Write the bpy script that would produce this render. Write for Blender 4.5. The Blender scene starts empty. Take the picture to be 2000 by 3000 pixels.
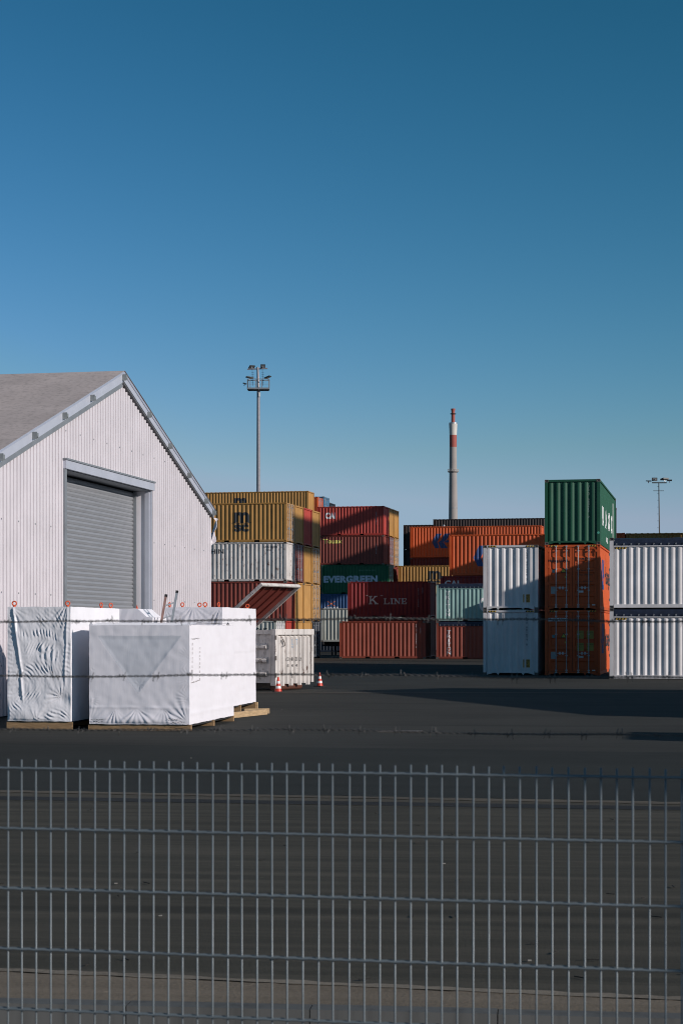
import bpy, bmesh, math, random
from mathutils import Vector, Matrix, noise

random.seed(7)
R = math.radians
sc = bpy.context.scene
COL = sc.collection

# ------------------------------------------------------------------ camera
EYE, FPX, HORIZON = 2.05, 5200.0, 1843.0          # eye height, focal length in source pixels, horizon row
cd = bpy.data.cameras.new('camera')
cam = bpy.data.objects.new('camera', cd)
COL.objects.link(cam)
cam.location = (0, 0, EYE)
cam.rotation_euler = (R(90), 0, 0)
cd.sensor_fit = 'VERTICAL'
cd.sensor_height = 36.0
cd.sensor_width = 24.0
cd.lens = FPX / 3000 * 36
cd.shift_y = (HORIZON - 1500) / 3000
cd.clip_start, cd.clip_end = 0.2, 30000
cd.dof.use_dof = True
cd.dof.focus_distance = 75
cd.dof.aperture_fstop = 9.5
sc.camera = cam

# ------------------------------------------------------------------ light
LDIR = Vector((-1.0, 0.60, -0.40)).normalized()    # the way the sunlight travels
SUN_EL = math.asin(-LDIR.z)
SUN_AZ = math.atan2(-LDIR.x, -LDIR.y)              # clockwise from +Y
w = bpy.data.worlds.new('World')
sc.world = w
w.use_nodes = True
wn, wl = w.node_tree.nodes, w.node_tree.links
wn.clear()
sky = wn.new('ShaderNodeTexSky')
sky.sky_type = 'NISHITA'
sky.sun_disc = False
sky.sun_elevation = SUN_EL
sky.sun_rotation = SUN_AZ
sky.altitude = 300
sky.air_density = 1.0
sky.dust_density = 0.6
sky.ozone_density = 2.2
# the deep polarised blue of the photograph: every channel of the sky gets its own contrast
sep = wn.new('ShaderNodeSeparateColor')
comb = wn.new('ShaderNodeCombineColor')
wl.new(sky.outputs[0], sep.inputs[0])
for ch, (cap, pw, scl) in enumerate(((3.90, 2.45, 0.142), (5.2, 1.47, 0.500), (5.7, 1.80, 0.316))):
    mn = wn.new('ShaderNodeMath'); mn.operation = 'MINIMUM'; mn.inputs[1].default_value = cap
    po = wn.new('ShaderNodeMath'); po.operation = 'POWER'; po.inputs[1].default_value = pw
    mu = wn.new('ShaderNodeMath'); mu.operation = 'MULTIPLY'; mu.inputs[1].default_value = scl
    wl.new(sep.outputs[ch], mn.inputs[0]); wl.new(mn.outputs[0], po.inputs[0]); wl.new(po.outputs[0], mu.inputs[0])
    if ch == 1:
        floor_b = wn.new('ShaderNodeMath'); floor_b.operation = 'MULTIPLY'; floor_b.inputs[1].default_value = 1.30
        wl.new(mu.outputs[0], floor_b.inputs[0])
    if ch == 2:                                      # the horizon stays grey blue, never yellow
        mx = wn.new('ShaderNodeMath'); mx.operation = 'MAXIMUM'
        wl.new(mu.outputs[0], mx.inputs[0]); wl.new(floor_b.outputs[0], mx.inputs[1])
        mu = mx
    wl.new(mu.outputs[0], comb.inputs[ch])
bg = wn.new('ShaderNodeBackground')
bg.inputs['Strength'].default_value = 0.075
wo = wn.new('ShaderNodeOutputWorld')
wl.new(comb.outputs[0], bg.inputs[0])
wl.new(bg.outputs[0], wo.inputs[0])

sd = bpy.data.lights.new('sun', 'SUN')
sd.energy = 3.7
sd.angle = R(0.53)
sd.color = (1.0, 0.925, 0.87)
sun = bpy.data.objects.new('sun', sd)
COL.objects.link(sun)
sun.rotation_euler = LDIR.to_track_quat('-Z', 'Y').to_euler()
sun.location = (60, -30, 40)

vs = sc.view_settings
vs.view_transform = 'Standard'
vs.look = 'None'
vs.exposure = 0.0
vs.gamma = 1.0
vs.use_curve_mapping = False
sc.cycles.max_bounces = 5
sc.cycles.use_denoising = True
sc.cycles.filter_width = 1.05

# ------------------------------------------------------------------ materials
MATS = {}
def newmat(name):
    m = bpy.data.materials.new(name)
    m.use_nodes = True
    nt = m.node_tree
    return m, nt, nt.nodes, nt.links, nt.nodes['Principled BSDF']

def nod(n, kind, **inp):
    x = n.new(kind)
    for k, v in inp.items():
        x.inputs[k.replace('_', ' ')].default_value = v
    return x

def mixc(n, l, fac, a, b, mode='MIX'):
    x = n.new('ShaderNodeMix')
    x.data_type = 'RGBA'
    x.blend_type = mode
    for sock, v in ((x.inputs[0], fac), (x.inputs[6], a), (x.inputs[7], b)):
        if hasattr(v, 'is_output'):
            l.new(v, sock)
        elif isinstance(v, (int, float)):
            sock.default_value = v
        else:
            sock.default_value = (*v, 1) if len(v) == 3 else v
    return x.outputs[2]

def ramp(n, l, src, a, b):
    x = n.new('ShaderNodeMapRange')
    x.inputs['From Min'].default_value = a
    x.inputs['From Max'].default_value = b
    l.new(src, x.inputs[0])
    return x.outputs[0]

def coords(n, l, scale=(1, 1, 1), which='Object', shift=True):
    tc = n.new('ShaderNodeTexCoord')
    mp = n.new('ShaderNodeMapping')
    mp.inputs['Scale'].default_value = scale
    l.new(tc.outputs[which], mp.inputs[0])
    if shift:                                       # each object gets its own stretch of the pattern
        oi = n.new('ShaderNodeObjectInfo')
        mul = n.new('ShaderNodeMath'); mul.operation = 'MULTIPLY'
        mul.inputs[1].default_value = 53.0
        l.new(oi.outputs['Random'], mul.inputs[0])
        l.new(mul.outputs[0], mp.inputs['Location'])
    return mp.outputs[0]

def noisef(n, l, vec, scale, detail=4, rough=0.55):
    x = n.new('ShaderNodeTexNoise')
    x.inputs['Scale'].default_value = scale
    x.inputs['Detail'].default_value = detail
    x.inputs['Roughness'].default_value = rough
    l.new(vec, x.inputs['Vector'])
    return x.outputs[0]

def paint(name, col, rust=0.25, dirt=0.3, rough=0.5, metal=0.0, rustcol=(0.10, 0.035, 0.018)):
    """weathered painted steel: faded patches, vertical grime streaks, rust spots"""
    if name in MATS:
        return MATS[name]
    m, nt, n, l, p = newmat(name)
    v = coords(n, l)
    vs_ = coords(n, l, (5, 5, 0.35))
    big = ramp(n, l, noisef(n, l, v, 0.9, 3), 0.3, 0.75)
    c = mixc(n, l, big, tuple(x * 0.86 for x in col), tuple(min(1, x * 1.10) for x in col))
    st = ramp(n, l, noisef(n, l, vs_, 1.6, 5), 0.48, 0.78)
    sm = n.new('ShaderNodeMath'); sm.operation = 'MULTIPLY'; sm.inputs[1].default_value = dirt
    l.new(st, sm.inputs[0])
    c = mixc(n, l, sm.outputs[0], c, tuple(x * 0.35 + 0.012 for x in col))
    if rust > 0:
        a = noisef(n, l, coords(n, l, (3, 3, 1.1)), 2.3, 7, 0.7)
        rr = ramp(n, l, a, 0.72 - 0.20 * rust, 0.80 - 0.17 * rust)
        c = mixc(n, l, rr, c, rustcol)
    l.new(c, p.inputs['Base Color'])
    p.inputs['Roughness'].default_value = rough
    p.inputs['Specular IOR Level'].default_value = 0.28
    p.inputs['Metallic'].default_value = metal
    b = n.new('ShaderNodeBump'); b.inputs['Strength'].default_value = 0.12; b.inputs['Distance'].default_value = 0.02
    l.new(noisef(n, l, v, 3.0, 3), b.inputs['Height'])
    l.new(b.outputs[0], p.inputs['Normal'])
    MATS[name] = m
    return m

def plain(name, col, rough=0.6, metal=0.0, var=0.15, scale=4.0, bump=0.0):
    if name in MATS:
        return MATS[name]
    m, nt, n, l, p = newmat(name)
    v = coords(n, l)
    f = noisef(n, l, v, scale, 4)
    c = mixc(n, l, ramp(n, l, f, 0.3, 0.7), tuple(x * (1 - var) for x in col), tuple(min(1, x * (1 + var)) for x in col))
    l.new(c, p.inputs['Base Color'])
    p.inputs['Roughness'].default_value = rough
    p.inputs['Metallic'].default_value = metal
    if bump:
        b = n.new('ShaderNodeBump'); b.inputs['Strength'].default_value = bump; b.inputs['Distance'].default_value = 0.02
        l.new(noisef(n, l, v, scale * 3, 5), b.inputs['Height'])
        l.new(b.outputs[0], p.inputs['Normal'])
    MATS[name] = m
    return m

def asphalt(name, col, streak=0.3, dustc=None, rot=0.0):
    m, nt, n, l, p = newmat(name)
    tc = n.new('ShaderNodeTexCoord')
    mp = n.new('ShaderNodeMapping'); mp.inputs['Rotation'].default_value = (0, 0, rot)
    l.new(tc.outputs['Object'], mp.inputs[0])
    mp2 = n.new('ShaderNodeMapping'); mp2.inputs['Scale'].default_value = (0.12, 2.6, 1)
    l.new(mp.outputs[0], mp2.inputs[0])
    grain = noisef(n, l, mp.outputs[0], 42, 3, 0.7)
    patch = noisef(n, l, mp.outputs[0], 0.22, 5, 0.6)
    st = noisef(n, l, mp2.outputs[0], 1.3, 6, 0.62)
    c = mixc(n, l, ramp(n, l, grain, 0.25, 0.8), tuple(x * 0.70 for x in col), tuple(x * 1.35 for x in col))
    c = mixc(n, l, ramp(n, l, patch, 0.38, 0.66), c, tuple(x * 0.72 for x in col))
    mp3 = n.new('ShaderNodeMapping'); mp3.inputs['Scale'].default_value = (0.03, 0.75, 1); mp3.inputs['Location'].default_value = (7, 3, 0)
    l.new(mp.outputs[0], mp3.inputs[0])
    tr = noisef(n, l, mp3.outputs[0], 1.0, 3, 0.5)
    trm = n.new('ShaderNodeMath'); trm.operation = 'MULTIPLY'; trm.inputs[1].default_value = 0.7
    l.new(ramp(n, l, tr, 0.54, 0.66), trm.inputs[0])
    c = mixc(n, l, trm.outputs[0], c, tuple(x * 0.62 for x in col))
    d = dustc or tuple(x * 1.6 for x in col)
    sm = n.new('ShaderNodeMath'); sm.operation = 'MULTIPLY'; sm.inputs[1].default_value = streak
    l.new(ramp(n, l, st, 0.42, 0.75), sm.inputs[0])
    c = mixc(n, l, sm.outputs[0], c, d)
    mp4 = n.new('ShaderNodeMapping'); mp4.inputs['Scale'].default_value = (0.35, 0.9, 1); mp4.inputs['Location'].default_value = (3, 11, 0)
    l.new(mp.outputs[0], mp4.inputs[0])
    so = noisef(n, l, mp4.outputs[0], 1.1, 6, 0.6)
    som = n.new('ShaderNodeMath'); som.operation = 'MULTIPLY'; som.inputs[1].default_value = 0.55
    l.new(ramp(n, l, so, 0.58, 0.72), som.inputs[0])
    c = mixc(n, l, som.outputs[0], c, tuple(x * 0.55 for x in col))
    vo = n.new('ShaderNodeTexVoronoi'); vo.inputs['Scale'].default_value = 2.3
    l.new(mp.outputs[0], vo.inputs['Vector'])
    sp = ramp(n, l, vo.outputs['Distance'], 0.05, 0.03)
    sp2 = n.new('ShaderNodeMath'); sp2.operation = 'MULTIPLY'; sp2.inputs[1].default_value = 0.5
    l.new(sp, sp2.inputs[0])
    c = mixc(n, l, sp2.outputs[0], c, tuple(x * 2.2 for x in col))
    l.new(c, p.inputs['Base Color'])
    p.inputs['Roughness'].default_value = 0.92
    p.inputs['Specular IOR Level'].default_value = 0.2
    b = n.new('ShaderNodeBump'); b.inputs['Strength'].default_value = 0.35; b.inputs['Distance'].default_value = 0.012
    l.new(grain, b.inputs['Height'])
    l.new(b.outputs[0], p.inputs['Normal'])
    return m

def film(name, col=(0.80, 0.79, 0.80)):
    m, nt, n, l, p = newmat(name)
    v = coords(n, l, shift=False)
    f = noisef(n, l, v, 1.4, 4)
    c = mixc(n, l, ramp(n, l, f, 0.3, 0.75), tuple(x * 0.93 for x in col), col)
    l.new(c, p.inputs['Base Color'])
    p.inputs['Roughness'].default_value = 0.42
    p.inputs['Diffuse Roughness'].default_value = 1.0
    p.inputs['Specular IOR Level'].default_value = 0.35
    b = n.new('ShaderNodeBump'); b.inputs['Strength'].default_value = 0.11; b.inputs['Distance'].default_value = 0.03
    l.new(noisef(n, l, coords(n, l, (6, 6, 0.8), shift=False), 2.5, 6, 0.6), b.inputs['Height'])
    l.new(b.outputs[0], p.inputs['Normal'])
    MATS[name] = m
    return m

def wood(name, col):
    m, nt, n, l, p = newmat(name)
    f = noisef(n, l, coords(n, l, (2, 2, 14)), 2.5, 6, 0.65)
    c = mixc(n, l, ramp(n, l, f, 0.3, 0.72), tuple(x * 0.6 for x in col), tuple(x * 1.2 for x in col))
    l.new(c, p.inputs['Base Color'])
    p.inputs['Roughness'].default_value = 0.8
    MATS[name] = m
    return m

# ------------------------------------------------------------------ mesh helpers
class MB:
    def __init__(s):
        s.v, s.f, s.m = [], [], []
    def add(s, vs, fs, mat=0):
        o = len(s.v)
        s.v.extend(vs)
        for f in fs:
            s.f.append([i + o for i in f]); s.m.append(mat)
        return s
    def box(s, x0, x1, y0, y1, z0, z1, mat=0):
        return s.add([(x0, y0, z0), (x1, y0, z0), (x1, y1, z0), (x0, y1, z0), (x0, y0, z1), (x1, y0, z1), (x1, y1, z1), (x0, y1, z1)],
                     [(0, 3, 2, 1), (4, 5, 6, 7), (0, 1, 5, 4), (1, 2, 6, 5), (2, 3, 7, 6), (3, 0, 4, 7)], mat)
    def beam(s, a, b, wd, ht, up=(0, 0, 1), mat=0):
        a, b = Vector(a), Vector(b)
        d = (b - a).normalized()
        u = Vector(up)
        if abs(d.dot(u)) > 0.98:
            u = Vector((0, 1, 0))
        side = d.cross(u).normalized() * (wd / 2)
        up2 = side.cross(d).normalized() * (ht / 2)
        vs = []
        for q in (a, b):
            for sx, sy in ((-1, -1), (1, -1), (1, 1), (-1, 1)):
                vs.append(tuple(q + side * sx + up2 * sy))
        return s.add(vs, [(3, 2, 1, 0), (4, 5, 6, 7), (0, 1, 5, 4), (1, 2, 6, 5), (2, 3, 7, 6), (3, 0, 4, 7)], mat)
    def tube(s, pts, rad, n=8, mat=0, caps=True):
        pts = [Vector(p) for p in pts]
        if not isinstance(rad, (list, tuple)):
            rad = [rad] * len(pts)
        o = len(s.v)
        ref = None
        for i, p in enumerate(pts):
            d = (pts[min(i + 1, len(pts) - 1)] - pts[max(i - 1, 0)]).normalized()
            if ref is None:
                ref = Vector((0, 0, 1)) if abs(d.z) < 0.9 else Vector((1, 0, 0))
            u = (ref - d * ref.dot(d)).normalized(); ref = u
            q = d.cross(u)
            for k in range(n):
                t = 2 * math.pi * k / n
                s.v.append(tuple(p + (u * math.cos(t) + q * math.sin(t)) * rad[i]))
        for i in range(len(pts) - 1):
            for k in range(n):
                a, b = o + i * n + k, o + i * n + (k + 1) % n
                s.f.append([a, b, b + n, a + n]); s.m.append(mat)
        if caps:
            s.f.append([o + k for k in range(n)][::-1]); s.m.append(mat)
            e = o + (len(pts) - 1) * n
            s.f.append([e + k for k in range(n)]); s.m.append(mat)
        return s
    def mapped(s, fn):
        s.v = [fn(*v) for v in s.v]
        return s
    def mesh(s, name, smooth=False):
        me = bpy.data.meshes.new(name)
        me.from_pydata(s.v, [], s.f)
        nm = max(s.m) + 1 if s.m else 1
        for _ in range(nm):
            me.materials.append(None)
        me.polygons.foreach_set('material_index', s.m)
        if smooth:
            me.polygons.foreach_set('use_smooth', [True] * len(s.f))
        me.update()
        return me

def obj(name, me, mats, parent=None, loc=(0, 0, 0), rot=(0, 0, 0)):
    if isinstance(me, MB):
        me = me.mesh(name)
    o = bpy.data.objects.new(name, me)
    COL.objects.link(o)
    if not isinstance(mats, (list, tuple)):
        mats = [mats]
    for i, sl in enumerate(o.material_slots):
        sl.link = 'OBJECT'
        sl.material = mats[min(i, len(mats) - 1)]
    if parent:
        o.parent = parent
    o.location = loc
    o.rotation_euler = rot
    return o

def tag(o, label, cat, group=None):
    o['label'] = label; o['category'] = cat
    if group:
        o['group'] = group
    return o

def thing(name, label, cat, loc=(0, 0, 0), rz=0.0, group=None):
    o = bpy.data.objects.new(name, None)
    COL.objects.link(o)
    o.empty_display_size = 0.3
    o.location = loc
    o.rotation_euler = (0, 0, rz)
    return tag(o, label, cat, group)

def structure(name, me, mats, **k):
    o = obj(name, me, mats, **k)
    o['kind'] = 'structure'
    return o

def at(u, Y, z=0.0):
    """the spot on the level z that stands at column u of the photograph, Y metres off"""
    return Vector(((u - 1000) / FPX * Y, Y, z))

# ------------------------------------------------------------------ ground
M_yard = asphalt('yard_asphalt', (0.050, 0.049, 0.043), 0.40, rot=R(8))
M_fresh = asphalt('fresh_asphalt', (0.036, 0.038, 0.034), 0.25, rot=R(8))
M_road = asphalt('road_asphalt', (0.066, 0.060, 0.046), 0.85, (0.125, 0.108, 0.084), rot=R(6))
M_seam = asphalt('seam_asphalt', (0.038, 0.038, 0.038), 0.2)
M_dust = asphalt('dusty_concrete', (0.20, 0.16, 0.118), 0.6, (0.27, 0.22, 0.17), rot=R(6))
M_dirt = plain('verge_dirt', (0.07, 0.05, 0.033), 0.95, var=0.4, scale=6, bump=0.6)
M_edge = paint('kerb_concrete', (0.13, 0.13, 0.125), 0.15, 0.8, 0.9, 0.0, (0.05, 0.05, 0.04))

g = MB().add([(-9000, -9000, -0.11), (9000, -9000, -0.11), (9000, 15000, -0.11), (-9000, 15000, -0.11)], [(0, 1, 2, 3)])
structure('ground', g, M_dirt)

def kline(p, x):                                    # a line across the yard through two points, its Y at x
    (x0, y0), (x1, y1) = p
    return y0 + (y1 - y0) * (x - x0) / (x1 - x0)
L_kerb = ((-1.86, 9.68), (1.79, 9.29))
L_dust = ((-2.03, 10.58), (1.90, 9.74))
L_dark = ((-4.3, 22.5), (4.04, 20.95))
L_seam = ((-4.1, 21.25), (4.0, 20.0))
def strip(la, lb, z, x0, x1, jag=0.0, n=60, jag2=None):
    m = MB()
    for i in range(n + 1):
        x = x0 + (x1 - x0) * i / n
        ja = random.uniform(-jag, jag)
        jb = random.uniform(-jag, jag) if jag2 is None else random.uniform(-jag2, jag2)
        m.v.append((x, kline(la, x) + ja, z)); m.v.append((x, kline(lb, x) + jb, z))
    for i in range(n):
        m.f.append([2 * i, 2 * i + 2, 2 * i + 3, 2 * i + 1]); m.m.append(0)
    return m
far = ((-1, 900), (1, 900))
m = MB()
xs = (-700, -30, -10, 0, 10, 30, 700)
for x in xs:
    m.v.append((x, kline(L_kerb, max(-60, min(60, x))) + 0.14, 0)); m.v.append((x, 1500, 0))
for i in range(len(xs) - 1):
    m.f.append([2 * i, 2 * i + 2, 2 * i + 3, 2 * i + 1]); m.m.append(0)
structure('yard', m, M_yard)
structure('old_road', strip(L_dust, L_dark, 0.004, -45, 45, 0.0, 400, 0.06), M_road)
structure('fresh_asphalt', strip(L_dark, ((-4.3, 31.5), (4.04, 29.8)), 0.003, -45, 45, 0.25, 300, 0.05), M_fresh)
structure('asphalt_seam', strip(L_seam, tuple((a, b + 0.42) for a, b in L_seam), 0.008, -45, 45, 0.03, 300), M_seam)
structure('worn_strip', strip(L_seam, tuple((a, b - 0.25) for a, b in L_dark), 0.0065, -45, 45, 0.04, 300), asphalt('worn_strip', (0.092, 0.080, 0.062), 0.5, rot=R(6)))
structure('gravel_line', strip(tuple((a, b - 0.30) for a, b in L_dark), tuple((a, b - 0.02) for a, b in L_dark), 0.012, -45, 45, 0.05, 500),
          asphalt('gravel_line', (0.13, 0.11, 0.085), 0.6))
structure('dusty_strip', strip(tuple((a, b + 0.14) for a, b in L_kerb), L_dust, 0.008, -45, 45, 0.0, 900, 0.02), M_dust)
structure('dust_line', strip(L_dust, tuple((a, b + 0.10) for a, b in L_dust), 0.012, -45, 45, 0.015, 900, 0.025),
          asphalt('dust_line', (0.22, 0.185, 0.145), 0.6))
# pale gutter lines on the far yard
for (la, wid, col) in ((((-4.0, 56.4), (4.0, 56.6)), 1.1, (0.075, 0.066, 0.056)), (((-4.0, 75.4), (4.0, 75.2)), 0.7, (0.062, 0.057, 0.05)), (((-4.0, 62.7), (4.0, 62.9)), 0.5, (0.06, 0.055, 0.048))):
    structure('gutter_strip', strip(la, tuple((a, b + wid) for a, b in la), 0.004, -14, 11, 0.03, 200), asphalt('gutter', col, 0.6))
# the kerb: a row of concrete edge stones with a vertical face towards the verge
ka = Vector((-1.86, 9.68, 0)); kd = (Vector((1.79, 9.29, 0)) - ka).normalized(); kn = Vector((-kd.y, kd.x, 0))
kerb = thing('kerb', 'row of grey concrete edge stones between the yard and the verge, behind the mesh fence', 'kerb', tuple(ka), math.atan2(kd.y, kd.x))
ks = MB()
ks.box(0.003, 0.997, 0.0, 0.14, -0.30, 0.014)
ks_me = ks.mesh('edge_stone')
for i in range(-6, 12):
    obj('edge_stone', ks_me, M_edge, kerb, (i * 1.0 - 0.3, random.uniform(-0.006, 0.006), random.uniform(-0.006, 0.004)))

# ------------------------------------------------------------------ containers
W = 2.438
STD, HC = 2.591, 2.896
L20, L40 = 6.058, 12.192
YAW = R(-12.0)
RV = Vector((math.cos(YAW), math.sin(YAW), 0))      # along the long fronts, to the right
BV = Vector((-math.sin(YAW), math.cos(YAW), 0))     # away from us
PER, OUT, SLO = 0.278, 0.072, 0.068

def corr_breaks(s0, s1, per=PER, out=OUT, slo=SLO):
    n = max(1, int((s1 - s0) // per))
    per2 = (s1 - s0) / n
    k = per2 / per
    pts = []
    for i in range(n):
        a = s0 + i * per2
        pts += [(a, 1), (a + slo * k, 0), (a + (slo + out) * k, 0), (a + (2 * slo + out) * k, 1)]
    pts.append((s1, 1))
    return pts                                       # (s, 1 = pressed in, 0 = proud)

def corr_panel(s0, s1, z0, z1, d_out, d_in):
    """pressed steel wall in (s, z, d); the proud ribs fade into the sheet at the top"""
    m = MB()
    pts = corr_breaks(s0, s1)
    zt = z1 - 0.055
    for s, k in pts:
        d = d_in if k else d_out
        m.v += [(s, z0, d), (s, zt, d), (s, z1, d_in)]
    for i in range(len(pts) - 1):
        a, b = i * 3, i * 3 + 3
        for j in (0, 1):
            m.f.append([a + j, b + j, b + j + 1, a + j + 1]); m.m.append(0)
    return m

def side_depth(L):
    pts = corr_breaks(0.165, L - 0.165)
    def d(s):
        for (a, ka), (b, kb) in zip(pts, pts[1:]):
            if a <= s <= b:
                t = (s - a) / (b - a)
                return (0.024 + (0.042 * (ka + (kb - ka) * t)))
        return 0.004
    return d, [p[0] for p in pts]

def end_depth(H):
    pts = corr_breaks(0.165, W - 0.165)
    def d(s):
        for (a, ka), (b, kb) in zip(pts, pts[1:]):
            if a <= s <= b:
                t = (s - a) / (b - a)
                return (0.026 + (0.046 * (ka + (kb - ka) * t)))
        return 0.008
    return d, [p[0] for p in pts]

CACHE = {}
def cached(key, fn):
    if key not in CACHE:
        CACHE[key] = fn().mesh(key[0])
    return CACHE[key]

def casting_mesh():
    m = MB()
    X, Y, Z = 0.178, 0.162, 0.118
    bm = bmesh.new()
    bmesh.ops.create_cube(bm, size=1.0)
    for v in bm.verts:
        v.co = Vector((v.co.x * X, v.co.y * Y, v.co.z * Z))
    fs = list(bm.faces)
    for f in fs:
        r = bmesh.ops.inset_individual(bm, faces=[f], thickness=0.034, depth=0.0)
        r2 = bmesh.ops.inset_individual(bm, faces=[f], thickness=0.002, depth=-0.030)
    bm.verts.index_update()
    m.v = [tuple(v.co) for v in bm.verts]
    m.f = [[v.index for v in f.verts] for f in bm.faces]
    m.m = [0] * len(m.f)
    bm.free()
    return m

def frame_mesh(L, H, opentop):
    m = MB()
    for x0, x1 in ((0.002, 0.16), (L - 0.16, L - 0.002)):
        for y0, y1 in ((0.002, 0.13), (W - 0.13, W - 0.002)):
            m.box(x0, x1, y0, y1, 0.119, H - 0.119)
    top = H - (0.30 if opentop else 0.012)
    for y0, y1 in ((0.008, 0.068), (W - 0.068, W - 0.008)):
        m.box(0.176, L - 0.176, y0, y1, top - 0.07, top)
        cuts = [0.176]
        if L < 7:
            for c in (-1.03, 1.03):
                cuts += [L / 2 + c - 0.18, L / 2 + c + 0.18]
        cuts.append(L - 0.176)
        for a, b in zip(cuts[0::2], cuts[1::2]):
            m.box(a, b, y0, y1, 0.03, 0.168)
        if L < 7:
            for a, b in zip(cuts[1:-1:2], cuts[2:-1:2]):
                m.box(a, b, y0, y1, 0.135, 0.168)
    for x0, x1 in ((0.010, 0.075), (L - 0.075, L - 0.010)):
        m.box(x0, x1, 0.164, W - 0.164, H - 0.10, H - 0.006)
        m.box(x0, x1, 0.164, W - 0.164, 0.095, 0.168)
        # gussets beside the castings and two guide prongs under the sill
        for s, e in ((0.164, 0.44), (W - 0.164, W - 0.44)):
            m.add([(x0, s, 0.094), (x0, e, 0.094), (x0, s, 0.012), (x1, s, 0.094), (x1, e, 0.094), (x1, s, 0.012)],
                  [(0, 1, 2), (3, 5, 4), (0, 3, 4, 1), (1, 4, 5, 2), (2, 5, 3, 0)])
        for s in (0.66, W - 0.66):
            m.add([(x0, s - 0.06, 0.094), (x0, s + 0.06, 0.094), (x0, s, -0.0), (x1, s - 0.06, 0.094), (x1, s + 0.06, 0.094), (x1, s, -0.0)],
                  [(0, 1, 2), (3, 5, 4), (0, 3, 4, 1), (1, 4, 5, 2), (2, 5, 3, 0)])
    return m

def endmap(which, L):
    if which == 0:
        return lambda s, t, d: (d, W - s, t)
    return lambda s, t, d: (L - d, s, t)

def door_leaf(H, k):
    """one door leaf in (s, t, d): five pressed horizontal panels, edge frame, hinges"""
    a, b = (0.150, W / 2 - 0.008) if k == 0 else (W / 2 + 0.008, W - 0.150)
    z0, z1 = 0.175, H - 0.108
    m = MB()
    do, di = 0.030, 0.066
    n = 5
    hh = (z1 - z0) / n
    rows = [(z0, do)]
    for i in range(n):
        c = z0 + i * hh
        rows += [(c + 0.07, do), (c + 0.12, di), (c + hh - 0.12, di), (c + hh - 0.07, do)]
    rows.append((z1, do))
    cols = (a, a + 0.10, a + 0.135, b - 0.135, b - 0.10, b)
    for t, d in rows:
        for j, s in enumerate(cols):
            m.v.append((s, t, d if 2 <= j <= 3 else do))
    nc = len(cols)
    for i in range(len(rows) - 1):
        for j in range(nc - 1):
            q = i * nc + j
            m.f.append([q, q + 1, q + nc + 1, q + nc]); m.m.append(0)
    for s in (a, b):                                 # leaf thickness
        m.add([(s, z0, do), (s, z1, do), (s, z1, 0.08), (s, z0, 0.08)], [(0, 1, 2, 3)])
    hs = a - 0.03 if k == 0 else b - 0.07
    for i in range(4):                               # hinges
        t = z0 + (z1 - z0) * (0.08 + 0.28 * i)
        m.box(hs, hs + 0.10, t, t + 0.09, 0.0, do - 0.001)
    return m

def bar_mesh(H, k):
    s = (0.50, 0.96, W - 0.96, W - 0.50)[k]
    m = MB()
    m.tube([(s, 0.13, -0.012), (s, H - 0.06, -0.012)], 0.021, 8)
    for t in (0.20, 0.85, H * 0.62, H - 0.30):
        m.box(s - 0.05, s + 0.05, t, t + 0.05, -0.006, 0.0296)
    for t in (0.10, H - 0.095):
        m.box(s - 0.045, s + 0.045, t, t + 0.055, -0.03, 0.007)
    return m

def handle_mesh(H, k):
    s = (0.50, 0.96, W - 0.96, W - 0.50)[k]
    d = (1, -1, 1, -1)[k]
    t = 0.92 if H < 2.7 else 0.98
    m = MB()
    m.box(min(s + 0.03 * d, s + 0.40 * d), max(s + 0.03 * d, s + 0.40 * d), t - 0.012, t + 0.014, -0.022, -0.006)
    m.box(min(s + 0.26 * d, s + 0.33 * d), max(s + 0.26 * d, s + 0.33 * d), t - 0.06, t + 0.06, -0.004, 0.0296)
    return m

def hazard_mesh(H, full=True):
    """yellow and black corner stripes at the top of a high-cube end, in (s, t, d)"""
    m = MB()
    for s0 in (0.20, W - 0.56):
        n = 6
        for i in range(n):
            a = s0 + i * 0.06
            m.add([(a, H - 0.088, 0.0065), (a + 0.06, H - 0.088, 0.0065), (a + 0.09, H - 0.022, 0.0065), (a + 0.03, H - 0.022, 0.0065)], [(0, 1, 2, 3)], i % 2)
    return m

M_gal = plain('galvanised_steel', (0.42, 0.44, 0.46), 0.45, 0.5, 0.2, 6)
M_black = plain('black_rubber', (0.012, 0.012, 0.013), 0.7)
M_under = plain('underside_steel', (0.02, 0.02, 0.02), 0.8)
M_hazy = plain('hazard_yellow', (0.55, 0.33, 0.03), 0.5)
M_tarp = plain('navy_tarpaulin', (0.012, 0.020, 0.045), 0.55, 0, 0.3, 5, 0.3)
M_white_ink = plain('white_lettering', (0.72, 0.71, 0.71), 0.6, 0, 0.1)
M_black_ink = plain('black_lettering', (0.012, 0.014, 0.018), 0.6, 0, 0.1)

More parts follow.
